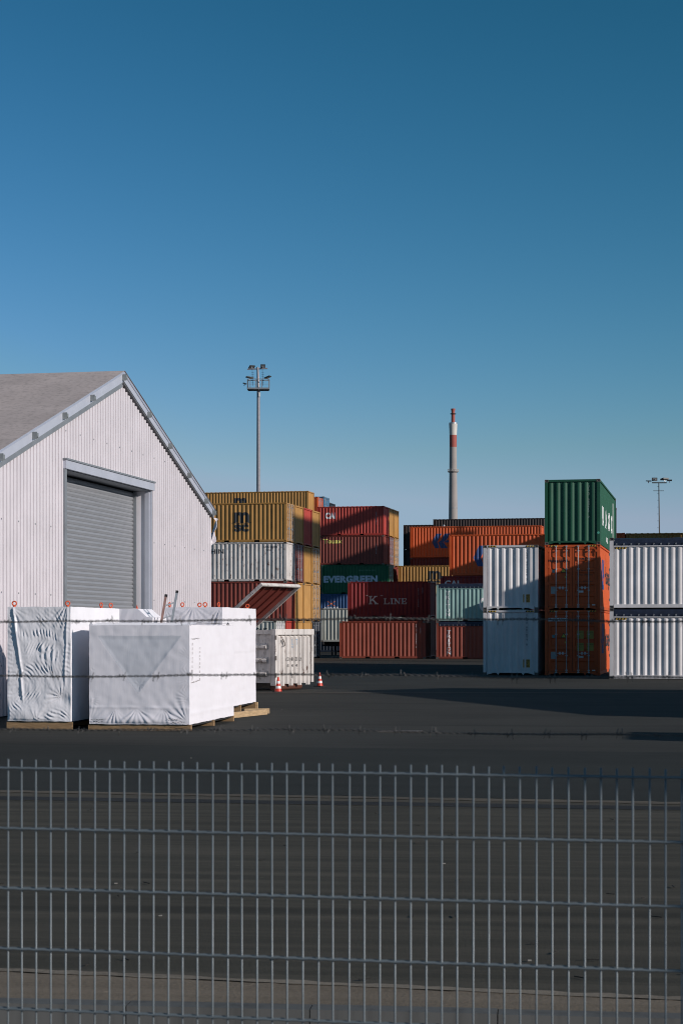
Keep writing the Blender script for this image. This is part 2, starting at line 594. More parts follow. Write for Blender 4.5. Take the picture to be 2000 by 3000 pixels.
PAINT = {
    'yellow': paint('ochre_yellow_paint', (0.43, 0.225, 0.064), 0.22, 0.35),
    'yellow2': paint('pale_ochre_paint', (0.49, 0.27, 0.090), 0.25, 0.40),
    'white': paint('white_container_paint', (0.72, 0.69, 0.69), 0.10, 0.20),
    'rustywhite': paint('rust_stained_white_paint', (0.62, 0.58, 0.55), 0.80, 0.55),
    'grey': paint('pale_grey_paint', (0.46, 0.47, 0.43), 0.10, 0.30),
    'redbrown': paint('red_brown_paint', (0.21, 0.045, 0.032), 0.35, 0.45),
    'red': paint('faded_red_paint', (0.42, 0.052, 0.038), 0.18, 0.35),
    'rustred': paint('rust_red_paint', (0.29, 0.070, 0.046), 0.45, 0.50),
    'maroon': paint('maroon_paint', (0.22, 0.024, 0.026), 0.10, 0.35),
    'darkred': paint('dark_maroon_paint', (0.13, 0.020, 0.018), 0.20, 0.40),
    'orange': paint('orange_paint', (0.60, 0.105, 0.028), 0.10, 0.30),
    'green': paint('dark_green_paint', (0.020, 0.098, 0.056), 0.10, 0.30),
    'evergreen': paint('bottle_green_paint', (0.010, 0.105, 0.048), 0.08, 0.30),
    'teal': paint('pale_teal_paint', (0.27, 0.43, 0.40), 0.38, 0.40),
    'blue': paint('deep_blue_paint', (0.035, 0.085, 0.20), 0.15, 0.35),
    'steelblue': paint('steel_blue_paint', (0.05, 0.19, 0.33), 0.15, 0.35),
    'darkblue': paint('blue_black_paint', (0.018, 0.025, 0.038), 0.15, 0.35),
    'brown': paint('dark_brown_paint', (0.045, 0.028, 0.025), 0.25, 0.35),
    'darkgrey': paint('dark_grey_paint', (0.10, 0.10, 0.11), 0.15, 0.35),
    'palegrey2': paint('light_grey_paint', (0.40, 0.38, 0.37), 0.30, 0.40),
}
M_casting = paint('dirty_casting_steel', (0.16, 0.14, 0.125), 0.4, 0.5)

def container(label, paint_key, pos, L=L20, H=STD, end_on=False, doors=(), opentop=False, bars='grey', group='shipping containers stacked in the yard',
              hazard=False, end_paint=None):
    """pos: the near left bottom corner for a side-on box, the near RIGHT bottom corner for an end-on box"""
    rz = YAW + (R(90) if end_on else 0)
    t = thing('shipping_container', label, 'container', tuple(pos), rz, group)
    pm = PAINT[paint_key]
    obj('frame', cached(('frame', L, H, opentop), lambda: frame_mesh(L, H, opentop)), pm, t)
    cm = cached(('corner_casting',), casting_mesh)
    for x in (0.085, L - 0.085):
        for y in (0.077, W - 0.077):
            for z in (0.059, H - 0.059):
                obj('corner_casting', cm, PAINT[paint_key] if paint_key in ('orange', 'yellow', 'red') else M_casting, t, (x, y, z))
    top = H - (0.37 if opentop else 0.082)
    sp = cached(('side_panel', L, H, opentop), lambda: corr_panel(0.165, L - 0.165, 0.168, top, 0.024, 0.066).mapped(lambda s, z, d: (s, d, z)))
    obj('side_panel', sp, pm, t)
    o = obj('side_panel', sp, pm, t, (L, W, 0), (0, 0, math.pi))
    if not opentop:
        obj('roof_panel', cached(('roof_panel', L, H), lambda: roof_mesh(L, H)), pm, t)
    else:
        tm = cached(('tarpaulin', L, H), lambda: tarp_mesh(L, H))
        obj('tarpaulin', tm, M_tarp, t)
        obj('tarpaulin_eyelets', cached(('tarpaulin_eyelets', L, H), lambda: eyelet_mesh(L, H)), M_gal, t)['kind'] = 'stuff'
    obj('underframe', cached(('underframe', L), lambda: MB().box(0.1, L - 0.1, 0.09, W - 0.09, 0.10, 0.166)), M_under, t)
    for e in (0, 1):
        em = endmap(e, L)
        if e in doors:
            for k in (0, 1):
                d = obj('door', cached(('door', H, L if e else 0, e, k), lambda: door_leaf(H, k).mapped(em)), PAINT[end_paint] if end_paint else pm, t)
                for b in (2 * k, 2 * k + 1):
                    obj('locking_bar', cached(('locking_bar', H, L if e else 0, e, b), lambda: bar_mesh(H, b).mapped(em)), M_gal, d)
                    obj('door_handle', cached(('door_handle', H, L if e else 0, e, b), lambda: handle_mesh(H, b).mapped(em)), M_gal, d)
            obj('door_gasket', cached(('door_gasket', H, L if e else 0, e), lambda: MB().box(0.14, W - 0.14, 0.168, H - 0.102, 0.085, 0.10).mapped(em)), M_black, t)
        else:
            top2 = H - 0.102
            obj('end_panel', cached(('end_panel', H, L if e else 0, e), lambda: corr_panel(0.132, W - 0.132, 0.168, top2, 0.026, 0.072).mapped(em)), PAINT[end_paint] if end_paint else pm, t)
        if hazard:
            obj('hazard_stripes', cached(('hazard_stripes', H, L if e else 0, e), lambda: hazard_mesh(H).mapped(em)), [M_black, M_hazy], t)
    return t

def roof_mesh(L, H):
    m = MB()
    n = int((L - 0.2) / 0.21)
    for i in range(n + 1):
        x = 0.09 + (L - 0.18) * i / n
        z = H - 0.012 if i % 2 else H - 0.030
        m.v += [(x, 0.07, z), (x, W - 0.07, z)]
    for i in range(n):
        m.f.append([2 * i, 2 * i + 2, 2 * i + 3, 2 * i + 1]); m.m.append(0)
    for y0, y1 in ((0.012, 0.069), (W - 0.069, W - 0.012)):
        for i in range(0, n - 1, 2):                   # scalloped roof edge over the side rail
            x = 0.19 + (L - 0.38) * i / n
            m.box(x, x + 0.14, y0, y1, H - 0.0115, H + 0.004)
    return m

def tarp_mesh(L, H):
    m = MB()
    nx, prof = 90, []
    for j in range(17):
        prof.append(j)
    def pt(x, j):
        w = noise.noise(Vector((x * 2.1, j * 0.5, 3.3))) * 0.022 + noise.noise(Vector((x * 6.0, j * 0.9, 8.3))) * 0.008
        if j <= 4:
            return (x, 0.004 + w * 0.6 - 0.012 * math.sin(j / 4 * math.pi), H - 0.325 + 0.07 * j + w * 0.2)
        if j >= 12:
            return (x, W - 0.004 - w * 0.6, H - 0.325 + 0.07 * (16 - j) + w * 0.2)
        k = (j - 4) / 8
        return (x, 0.03 + (W - 0.06) * k, H - 0.035 + 0.05 * math.sin(k * math.pi) + w)
    for i in range(nx + 1):
        x = 0.19 + (L - 0.38) * i / nx
        m.v += [pt(x, j) for j in prof]
    for i in range(nx):
        for j in range(16):
            a = i * 17 + j
            m.f.append([a, a + 1, a + 18, a + 17]); m.m.append(0)
    return m

def eyelet_mesh(L, H):
    m = MB()
    n = int(L / 0.30)
    for i in range(n):
        x = 0.28 + (L - 0.5) * i / (n - 1)
        c = Vector((x, -0.024, H - 0.265))
        m.tube([c + Vector((math.cos(a) * 0.022, 0, math.sin(a) * 0.030)) for a in [k * math.pi / 4 for k in range(9)]], 0.008, 5, caps=False)
    return m

# ------------------------------------------------------------------ lettering that follows the steel
def text2d(s, wd, ht, bold=0.0, spacing=1.0):
    """flat lettering as (verts, faces), fitted into wd x ht metres with its corner at 0, 0"""
    cu = bpy.data.curves.new('lettering_curve', 'FONT')
    cu.body = s
    cu.offset = bold
    cu.space_character = spacing
    cu.resolution_u = 4
    o = bpy.data.objects.new('lettering_curve', cu)
    COL.objects.link(o)
    bpy.context.view_layer.update()
    dg = bpy.context.evaluated_depsgraph_get()
    me = o.evaluated_get(dg).to_mesh()
    vs = [tuple(v.co) for v in me.vertices]
    fs = [list(p.vertices) for p in me.polygons]
    o.evaluated_get(dg).to_mesh_clear()
    bpy.data.objects.remove(o)
    bpy.data.curves.remove(cu)
    x0, x1 = min(v[0] for v in vs), max(v[0] for v in vs)
    y0, y1 = min(v[1] for v in vs), max(v[1] for v in vs)
    return [((v[0] - x0) / (x1 - x0) * wd, (v[1] - y0) / (y1 - y0) * ht) for v in vs], fs

def vtext2d(s, wd, ht, pitch, bold=0.0):
    """letters stacked one under another, the first on top; corner of the lowest line at 0"""
    V, F = [], []
    n = len(s)
    for i, ch in enumerate(s):
        if ch == ' ':
            continue
        ww = wd * (0.35 if ch in 'I1' else 1.0)
        v, f = text2d(ch, ww, ht, bold)
        o = len(V)
        V += [(a + (wd - ww) / 2, b + (n - 1 - i) * pitch) for a, b in v]
        F += [[q + o for q in p] for p in f]
    return V, F

def polys2d(polys):
    V, F = [], []
    for p in polys:
        o = len(V)
        V += p
        F.append([o + i for i in range(len(p))])
    return V, F

def decal(parent, vf, s0, t0, face, L, H, mat, name='lettering', mirror=False, lift=0.005):
    """lays flat 2D shapes on a container wall, cut and bent along its pressed ribs"""
    V, F = vf
    bm = bmesh.new()
    bv = [bm.verts.new((a + s0, b + t0, 0)) for a, b in V]
    for f in F:
        try:
            bm.faces.new([bv[i] for i in f])
        except ValueError:
            pass
    if face == 'side':
        dfn, br = side_depth(L)
    elif face == 'end':
        dfn, br = end_depth(H)
    else:
        dfn, br = (lambda s: 0.0), []
    lo, hi = min(a for a, b in V) + s0, max(a for a, b in V) + s0
    for x in br:
        if lo < x < hi:
            bmesh.ops.bisect_plane(bm, geom=bm.verts[:] + bm.edges[:] + bm.faces[:], plane_co=(x, 0, 0), plane_no=(1, 0, 0), dist=1e-5)
    bm.verts.index_update()
    m = MB()
    for v in bm.verts:
        s, t = v.co.x, v.co.y
        d = dfn(s) - lift
        if face == 'side':
            m.v.append((s, d, t))
        elif face == 'end' or face == 'flatend':
            m.v.append((d, W - s, t))
    m.f = [[v.index for v in f.verts] for f in bm.faces]
    m.m = [0] * len(m.f)
    bm.free()
    return obj(name, m, mat, parent)

def rect(x0, x1, y0, y1):
    return [(x0, y0), (x1, y0), (x1, y1), (x0, y1)]

# ------------------------------------------------------------------ the left block of stacks
def corner(u, v_bottom=None, Y=None):
    if Y is None:
        Y = EYE * FPX / (v_bottom - HORIZON)
    return at(u, Y)
def up(p, z):
    return Vector((p.x, p.y, z))

P1 = corner(838.5, Y=116.4)                         # near right bottom corner of the first column
GAP = 0.11
def lcol(k, L):
    """near left bottom corner of a box whose right end stands in column k of the left block"""
    return P1 + BV * (W + GAP) * (k - 1) - RV * L

c = container('pale grey container in front of the left stacks, white door bars just above the skip', 'grey', lcol(0, L20) - RV * 0.05, doors=(1,), end_paint='white')
decal(c, text2d('ROS ONE', 1.5, 0.42, 0.01), L20 - 2.1, 1.7, 'side', L20, STD, M_black_ink)
container('faded red container at the foot of the first left stack', 'red', up(lcol(1, L20), 0) , L20)
z = STD
container('red brown container in the first left stack, half behind the raised skip lid', 'redbrown', up(lcol(1, L20), z))
c = container('white container streaked with rust, under the ochre one with the black emblem', 'rustywhite', up(lcol(1, L20), 2 * z))
decal(c, text2d('GATU 042092', 0.95, 0.13, 0.01), L20 - 1.55, 2.20, 'side', L20, STD, M_black_ink)
decal(c, text2d('22G1', 0.35, 0.12, 0.01), L20 - 1.40, 2.0, 'side', L20, STD, M_black_ink)
decal(c, text2d('HIN', 0.9, 0.30, 0.01), 0.9, 1.85, 'side', L20, STD, M_black_ink)
MSC = {}
def msc(c, L, H, cx, cz, size):
    decal(c, text2d('m', 1.22 * size, 0.82 * size, 0.045), cx - 0.60 * size, cz + 0.02, 'side', L, H, M_black_ink)
    wave = [[(-0.80 + 0.08 * i, 0.035 * math.sin(i * 0.75) - 0.035), (-0.80 + 0.08 * (i + 1), 0.035 * math.sin((i + 1) * 0.75) - 0.035),
             (-0.80 + 0.08 * (i + 1), 0.035 * math.sin((i + 1) * 0.75) + 0.015), (-0.80 + 0.08 * i, 0.035 * math.sin(i * 0.75) + 0.015)] for i in range(20)]
    decal(c, polys2d([[(a * size, b * size) for a, b in p] for p in wave]), cx, cz - 0.01, 'side', L, H, M_black_ink, 'lettering_rule')
    decal(c, text2d('sc', 1.18 * size, 0.60 * size, 0.045), cx - 0.59 * size, cz - 0.70 * size, 'side', L, H, M_black_ink)
c = container('ochre yellow container with a black m over sc emblem, top of the first left stack', 'yellow', up(lcol(1, L20), 3 * z), doors=(1,))
msc(c, L20, STD, 3.02, 1.28, 0.84)
decal(c, vtext2d('MEDU3119042', 0.08, 0.10, 0.125), L20 - 1.04, 0.85, 'side', L20, STD, M_black_ink)
# second column
container('ochre container at the foot of the second left stack, its end beside the skip', 'yellow2', up(lcol(2, L20), 0))
container('rust flecked ochre container second from the ground, beside the red brown one', 'yellow2', up(lcol(2, L20), z))
container('red brown container with scuffed door end, behind the rusty white one', 'redbrown', up(lcol(2, L20), 2 * z), doors=(1,))
container('ochre container half in shade, directly behind the one with the black m sc emblem', 'yellow', up(lcol(2, L20), 3 * z))
# third column
container('ochre container at ground level in the third left column, partly shaded', 'yellow2', up(lcol(3, L20), 0))
container('ochre container second from the ground in the third left column, crossed by a thin shadow', 'yellow2', up(lcol(3, L20), z))
container('ochre plain end between a red brown door end and an ochre door end', 'yellow', up(lcol(3, L20), 2 * z))
container('faded red container under the long ochre one, beside the shaded ochre end', 'red', up(lcol(3, L20), 3 * z))
# fourth column
container('blue black container with door bars at the foot of the fourth left column', 'darkblue', up(lcol(4, L20), 0), doors=(1,))
container('ochre container with a rusty door end, second from the ground in the fourth left column', 'yellow2', up(lcol(4, L20), z), doors=(1,))
container('ochre container with white door bars, third from the ground at the inner corner', 'yellow', up(lcol(4, L20), 2 * z), doors=(1,))
container('ochre container with a plain end, top of the fourth left column against the red one', 'yellow', up(lcol(4, L20), 3 * z))

# ------------------------------------------------------------------ far middle block
PM = corner(1124, Y=157.0)
def mcol(k, L):
    return PM + BV * (W + GAP) * k - RV * L
c = container('bright red container with white CAI lettering, top of the middle block', 'red', up(mcol(0, L20), 4 * z))
def cai(c, s0, t0, wd, ht):
    decal(c, text2d('CAI', wd, ht, 0.05, 0.92), s0, t0, 'side', L20, STD, M_white_ink)
cai(c, 0.75, 1.50, 0.92, 0.56)
decal(c, vtext2d('CAIU2214950', 0.07, 0.08, 0.105), L20 - 0.72, 0.95, 'side', L20, STD, M_white_ink)
c = container('maroon container with yellow Touax lettering, under the bright red one', 'redbrown', up(mcol(0, L20), 3 * z))
decal(c, text2d('Touax', 1.75, 0.40, 0.035), 0.55, 1.90, 'side', L20, STD, plain('yellow_lettering', (0.70, 0.60, 0.14), 0.6))
decal(c, vtext2d('TOLU38210', 0.06, 0.08, 0.11), L20 - 0.72, 0.95, 'side', L20, STD, M_white_ink)
c = container('dark green container with big grey EVERGREEN lettering', 'evergreen', up(mcol(0, L20) + RV * 0.42, 2 * z), doors=(1,))
decal(c, text2d('EVERGREEN', 4.92, 0.62, 0.06, 1.08), 0.16, 1.00, 'side', L20, STD, plain('grey_blue_lettering', (0.50, 0.57, 0.66), 0.6))
decal(c, text2d('EGHU3198756 22G1', 1.5, 0.12, 0.0), L20 - 2.7, 2.02, 'side', L20, STD, plain('dim_green_lettering', (0.10, 0.25, 0.18), 0.6))
c = container('deep blue container with an orange cross and white XINES lettering', 'blue', up(mcol(0, L20) + RV * 0.1, z))
M_oink = plain('orange_lettering', (0.70, 0.17, 0.05), 0.6)
X = [[(0, 0), (0.30, 0.10), (0.52, 0.30), (0.44, 0.36), (0.26, 0.16)], [(1, 0), (0.70, 0.10), (0.48, 0.30), (0.56, 0.36), (0.74, 0.16)],
     [(0, 0.62), (0.30, 0.52), (0.52, 0.33), (0.44, 0.27), (0.26, 0.46)], [(1, 0.62), (0.70, 0.52), (0.48, 0.33), (0.56, 0.27), (0.74, 0.46)]]
for i, q in enumerate(X):
    decal(c, polys2d([[(a * 0.95, b * 0.82) for a, b in q]]), 0.72, 1.46, 'side', L20, STD, M_oink, 'emblem_arm', lift=0.005 + 0.001 * i)
decal(c, text2d('XINES', 1.35, 0.19, 0.03, 1.1), 0.52, 1.255, 'side', L20, STD, M_white_ink)
container('dark container at ground level under the blue one', 'darkblue', up(mcol(0, L20), 0))
for i, (k, col, tiers) in enumerate(((1, ('yellow', 'redbrown', 'redbrown', 'redbrown'), 0), (2, ('yellow', 'yellow2', 'redbrown', 'darkred'), 0))):
    for j, cc in enumerate(col):
        lab = {(0, 0): 'ochre container directly behind the red CAI one, its end lit by the sun',
               (0, 1): 'maroon container with door bars behind the Touax one',
               (0, 2): 'shaded maroon container behind the EVERGREEN one',
               (0, 3): 'shaded maroon container low down behind the XINES one',
               (1, 0): 'ochre container farthest back of the three topping the middle block',
               (1, 1): 'ochre door end beside the maroon door end, fourth tier of the middle block',
               (1, 2): 'shaded maroon container two places behind the EVERGREEN one',
               (1, 3): 'dark maroon container two places behind the XINES one'}[(i, j)]
        container(lab, cc, up(mcol(k, L20), (4 - j) * z), doors=(1,) if j == 1 else ())
container('dark maroon container behind the ochre top of the middle block, foot of its stack', 'darkred', up(mcol(1, L20), 0))
container('dark maroon container farthest back at ground level in the middle block', 'darkred', up(mcol(2, L20), 0))

# light grey box on a dark trailer chassis in front of the blue one
PT = at(940, 137.0)
c = container('pale grey container carried on a dark trailer, in front of the blue XINES one', 'grey', up(PT, 1.06))
tr = thing('trailer_chassis', 'dark flatbed trailer under the pale grey container, deep in shade', 'trailer', tuple(PT), YAW)
m = MB()
for y in (0.55, 1.75):
    m.box(0, L20, y, y + 0.14, 0.72, 1.05)
for x in (0.1, 2.0, 4.0, 5.8):
    m.box(x, x + 0.14, 0.02, 0.548, 0.86, 1.05); m.box(x, x + 0.14, 0.692, 1.748, 0.86, 1.05); m.box(x, x + 0.14, 1.892, 2.42, 0.86, 1.05)
obj('trailer_frame', m, M_under, tr)
wm = MB().tube([(0, 0, 0), (0, 0.26, 0)], 0.50, 20).mesh('wheel')
for x in (3.9, 5.2):
    for y in (0.02, 2.16):
        obj('wheel', wm, M_black, tr, (x, y, 0.50))
for y in (0.5, 1.8):
    obj('landing_leg', MB().box(0.7, 0.82, y, y + 0.12, 0.0, 0.719), M_under, tr)

# ------------------------------------------------------------------ maroon and rust red stack, teal stack
PK = at(994, 123.8)
c = container('rust red container with dented ribs in full sun, at ground level under the maroon one', 'rustred', PK)
decal(c, vtext2d('TRLU 286410 8', 0.09, 0.10, 0.128), L20 - 0.70, 0.75, 'side', L20, STD, M_white_ink)
decal(c, vtext2d('22G1', 0.06, 0.08, 0.105), L20 - 0.38, 1.75, 'side', L20, STD, M_white_ink)
PKL = at(1018, 128.6)
container('rust brown container wholly hidden behind the rust red one, carrying the K LINE one', 'redbrown', PKL, L20, HC)
c = container('maroon container with big white K LINE lettering', 'maroon', up(PKL, HC))
def kline_text(c, s0, t0):
    ink = plain('chalky_lettering', (0.62, 0.60, 0.58), 0.6)
    H_ = 0.60
    def put(polys, x, sc_, nm):
        for i, p in enumerate(polys):
            decal(c, polys2d([[(a * sc_, b * sc_) for a, b in p]]), s0 + x, t0, 'side', L20, STD, ink, nm, lift=0.004 + 0.0012 * i)
    K = [rect(0.0, 0.42, 0.0, 0.09), rect(0.0, 0.42, 0.91, 1.0), rect(0.12, 0.30, 0.09, 0.91), [(0.30, 0.36), (0.42, 0.44), (0.92, 0.91), (0.74, 0.91), (0.30, 0.52)],
         [(0.42, 0.50), (0.58, 0.60), (1.06, 0.09), (0.80, 0.09)], rect(0.72, 1.20, 0.0, 0.09), rect(0.66, 1.06, 0.91, 1.0)]
    put(K, 0.26, 0.60, 'letter')
    for x in (0.02, 0.14, 1.13, 1.25):
        put([rect(0, 0.075, 1.0, 1.10)], x, 0.60, 'quote_mark')
    Lc = [rect(0, 0.50, 0, 0.10), rect(0, 0.50, 0.90, 1.0), rect(0.14, 0.34, 0.10, 0.90), [(0.50, 0.0), (0.98, 0.0), (1.05, 0.38), (0.96, 0.38), (0.86, 0.10), (0.50, 0.10)]]
    I = [rect(0, 0.50, 0, 0.10), rect(0, 0.50, 0.90, 1.0), rect(0.15, 0.35, 0.10, 0.90)]
    N = [rect(0, 0.42, 0, 0.10), rect(0.15, 0.25, 0.10, 0.90), [(0.0, 0.90), (0.40, 0.90), (0.40, 1.0), (0.0, 1.0)], [(0.25, 0.90), (0.25, 0.66), (0.92, 0.0), (0.92, 0.24), (0.40, 0.90)],
         rect(0.921, 1.02, 0.0, 0.90), rect(0.80, 1.18, 0.90, 1.0)]
    E = [rect(0, 0.50, 0, 0.10), rect(0, 0.50, 0.90, 1.0), rect(0.14, 0.34, 0.10, 0.90), [(0.50, 0.0), (0.92, 0.0), (1.0, 0.36), (0.92, 0.36), (0.82, 0.10), (0.50, 0.10)],
         [(0.50, 0.90), (0.80, 0.90), (0.88, 0.68), (0.95, 0.68), (0.92, 1.0), (0.50, 1.0)], rect(0.34, 0.66, 0.46, 0.55), rect(0.661, 0.73, 0.34, 0.68)]
    x = 1.36
    for g_, wd in ((Lc, 1.20), (I, 0.64), (N, 1.30), (E, 1.05)):
        put(g_, x, 0.41, 'letter'); x += wd * 0.41
kline_text(c, 1.28, 0.95)
decal(c, vtext2d('KKTU 742918', 0.045, 0.08, 0.125), L20 - 0.90, 0.75, 'side', L20, STD, M_white_ink)
decal(c, vtext2d('22G1', 0.05, 0.08, 0.11), L20 - 0.60, 1.72, 'side', L20, STD, M_white_ink)
PTR = at(1277, 121.9)
c = container('rust red open top container with TRITON lettering down its side, at ground level', 'rustred', PTR, opentop=True)
decal(c, vtext2d('TRITON', 0.30, 0.25, 0.282, 0.02), 0.72, 0.30, 'side', L20, STD, M_white_ink)
c = container('pale teal open top container with stacked white letters and a dark tarpaulin', 'teal', up(PTR, z), opentop=True)
decal(c, vtext2d('TRITON', 0.28, 0.25, 0.290, 0.03), 0.66, 0.34, 'side', L20, STD, M_white_ink)
ring = []
for i in range(28):
    a0, a1 = 2 * math.pi * i / 28, 2 * math.pi * (i + 1) / 28
    ring.append([(math.cos(a0) * 0.16, math.sin(a0) * 0.27), (math.cos(a0) * 0.32, math.sin(a0) * 0.46), (math.cos(a1) * 0.32, math.sin(a1) * 0.46), (math.cos(a1) * 0.16, math.sin(a1) * 0.27)])
decal(c, polys2d(ring), 3.27, 1.15, 'side', L20, STD, M_white_ink, 'emblem')
# stack behind it
PH2 = at(1315, 124.9)
container('dark red container at ground level, hidden behind the rust red TRITON one', 'darkred', PH2, L40, HC)
c = container('dark red container with white lettering just over the teal tarpaulin', 'maroon', up(PH2 - RV * 0.62, HC), L40, HC)
decal(c, text2d('CAI', 1.0, 0.42, 0.03), 0.30, 2.16, 'side', L40, HC, M_white_ink)
M_hlblue = plain('royal_blue_emblem', (0.010, 0.055, 0.20), 0.5)
def hl_logo(c, s0, t0, ht, L, H, wd=None):
    """two swept arrowheads side by side, pointing left"""
    k = ht
    kx = wd or ht
    A = [[(0.00, 0.42), (0.28, 1.0), (0.66, 1.0), (0.36, 0.42), (0.0, 0.42)][:4], [(0.0, 0.415), (0.36, 0.415), (0.52, 0.0), (0.22, 0.0)]]
    B = [[(0.42, 0.415), (0.62, 0.52), (0.86, 1.0), (1.26, 1.0), (1.00, 0.56), (0.78, 0.415)], [(0.42, 0.41), (0.78, 0.41), (1.10, 0.0), (0.60, 0.0)],
         [(1.02, 0.55), (1.26, 0.55), (1.22, 0.39), (0.80, 0.39)]]
    for i, p in enumerate(A + B):
        decal(c, polys2d([[(a * kx, b * k) for a, b in p]]), s0, t0, 'side', L, H, M_hlblue, 'emblem_arrow', lift=0.004 + 0.001 * i)
c = container('long orange container with a blue arrow emblem half hidden by the white box in front', 'orange', up(PH2, 2 * HC), L40, HC, doors=())
hl_logo(c, 1.70, 0.66, 1.45, L40, HC)
# yellow row behind the maroon stack
PY = at(1165.5, 160.5)
container('dark container at the foot of the stack behind the maroon one', 'darkblue', PY, L40)
container('dark red container second in the stack behind the maroon one', 'darkred', up(PY, z), L40)
c = container('ochre container with a black m emblem, peeping over the maroon K LINE one', 'yellow', up(PY, 2 * z), L20)
msc(c, L20, STD, 3.30, 1.35, 0.90)
decal(c, vtext2d('MSCU6213', 0.10, 0.14, 0.19), 0.95, 0.75, 'side', L20, STD, M_black_ink)
# orange long box behind
PO = at(1201, 165.5)
for j in range(3):
    container(('dark maroon long container at the foot of the far orange stack', 'dark maroon long container second in the far orange stack',
               'dark maroon long container right under the far orange one with the blue arrow')[j], 'darkred', up(PO, j * HC), L40, HC)
c = container('long orange container with a complete blue arrow emblem, far back on top', 'orange', up(PO, 3 * HC), L40, HC)
hl_logo(c, 2.05, 0.88, 1.35, L40, HC)
decal(c, text2d('Hapag-Lloyd', 2.4, 0.42, 0.01), 6.2, 1.3, 'side', L40, HC, M_black_ink)
# dark brown long boxes on the skyline
PD = at(1268, 182.0)
for j in range(5):
    container(('dark brown long container at the foot of the farthest stack', 'dark brown long container second up in the farthest stack',
               'dark brown long container third up in the farthest stack', 'dark brown long container fourth up in the farthest stack',
               'dark brown long container along the skyline below the chimney, small white t on it')[j], 'brown', up(PD, j * HC * 0.925), L40, STD)
c = [o for o in COL.objects if o.get('label', '').endswith('small white t on it')][0]
decal(c, text2d('t', 0.22, 0.55, 0.03), 1.0, 1.55, 'side', L40, STD, M_white_ink)
PD2 = at(1181, 186.0)
for j in range(5):
    container(('dark brown container lowest in the skyline stack left of the chimney', 'dark brown container second up, skyline stack left of the chimney',
               'dark brown container third up, skyline stack left of the chimney', 'dark brown container fourth up, skyline stack left of the chimney',
               'dark brown container on the skyline between the ochre top box and the chimney')[j], 'brown', up(PD2, j * STD), L20)
container('ochre container behind the right end of the dark skyline box', 'yellow2', up(at(1420, 190), 4 * STD), L20)
container('dark container holding up the ochre skyline one', 'brown', up(at(1420, 190), 3 * STD), L20)
# peeping ends at the far left
PL5 = at(902.5, 159.5)
for j in range(5):
    if j == 4:
        c = container('long ochre container on the skyline behind the m sc one, only its upper strip showing', 'yellow', up(PL5 - RV * L40, j * HC), L40, HC)
        msc(c, L40, HC, L40 - 6.3, 1.55, 0.95)
    else:
        container('plain brown container buried in the far block behind the ochre stacks', 'brown', up(PL5 - RV * L40, j * HC), L40, HC, group='containers buried in the far block')
PF = at(930, 167.0)
for k, (cc, lab, dd) in enumerate((('orange', 'orange container with white door bars peeping over the left block', (1,)), ('steelblue', 'steel blue container with white door bars behind the peeping orange one', (1,)),
                                   ('darkblue', 'dark blue plain end, farthest right of the three ends peeping over the red CAI container', ()))):
    p = PF + BV * (W + 0.30) * k - RV * L20
    for j in range(5):
        zz = j * HC + (0.0, 0.25, -0.15)[k] * (j == 4) + (0.0, 0.25, -0.15)[k] * (j < 4) * j / 4
        if j == 4:
            container(lab, cc, up(p, zz), L20, HC, doors=dd)
        else:
            container('plain brown container buried in the far block behind the ochre stacks', 'brown', up(p, zz), L20, HC, group='containers buried in the far block')

# ------------------------------------------------------------------ front stacks on the right
def near_right(u_left, Y):
    return at(u_left, Y) + RV * W
PW = near_right(1414.5, 79.3)
for j in range(2):
    c = container(('white container end deep in shade, lower of the two beside the orange doors', 'white container end half in sun, upper of the two beside the orange doors')[j],
                  'white', up(PW, j * HC), L20, HC, end_on=True, hazard=True)
    sgn = ('ILGU 001024 0', 'ILGU 001006 5')[j]
    decal(c, vtext2d(sgn, 0.058, 0.088, 0.108), W - 0.53, 1.32, 'end', L20, HC, M_black_ink)
    decal(c, polys2d([rect(0, 0.30, 0, 0.36)]), W - 0.66, 0.34, 'end', L20, HC, plain('caution_yellow', (0.50, 0.27, 0.04), 0.5), 'caution_sign')
    for i, tx in enumerate(('CAUTION', "9'6\"", 'HIGH')):
        decal(c, text2d(tx, (0.26, 0.14, 0.18)[i], (0.075, 0.09, 0.085)[i], 0.01), W - 0.64 + (0, 0.06, 0.04)[i], 0.34 + (0.265, 0.145, 0.03)[i], 'end', L20, HC, M_black_ink, lift=0.007)
PG = near_right(1594.5, 78.9)
M_label = plain('sticker_grey', (0.30, 0.32, 0.32), 0.5)
M_ystick = plain('sticker_yellow', (0.50, 0.42, 0.05), 0.5)
M_wstick = plain('sticker_white', (0.65, 0.68, 0.68), 0.5)
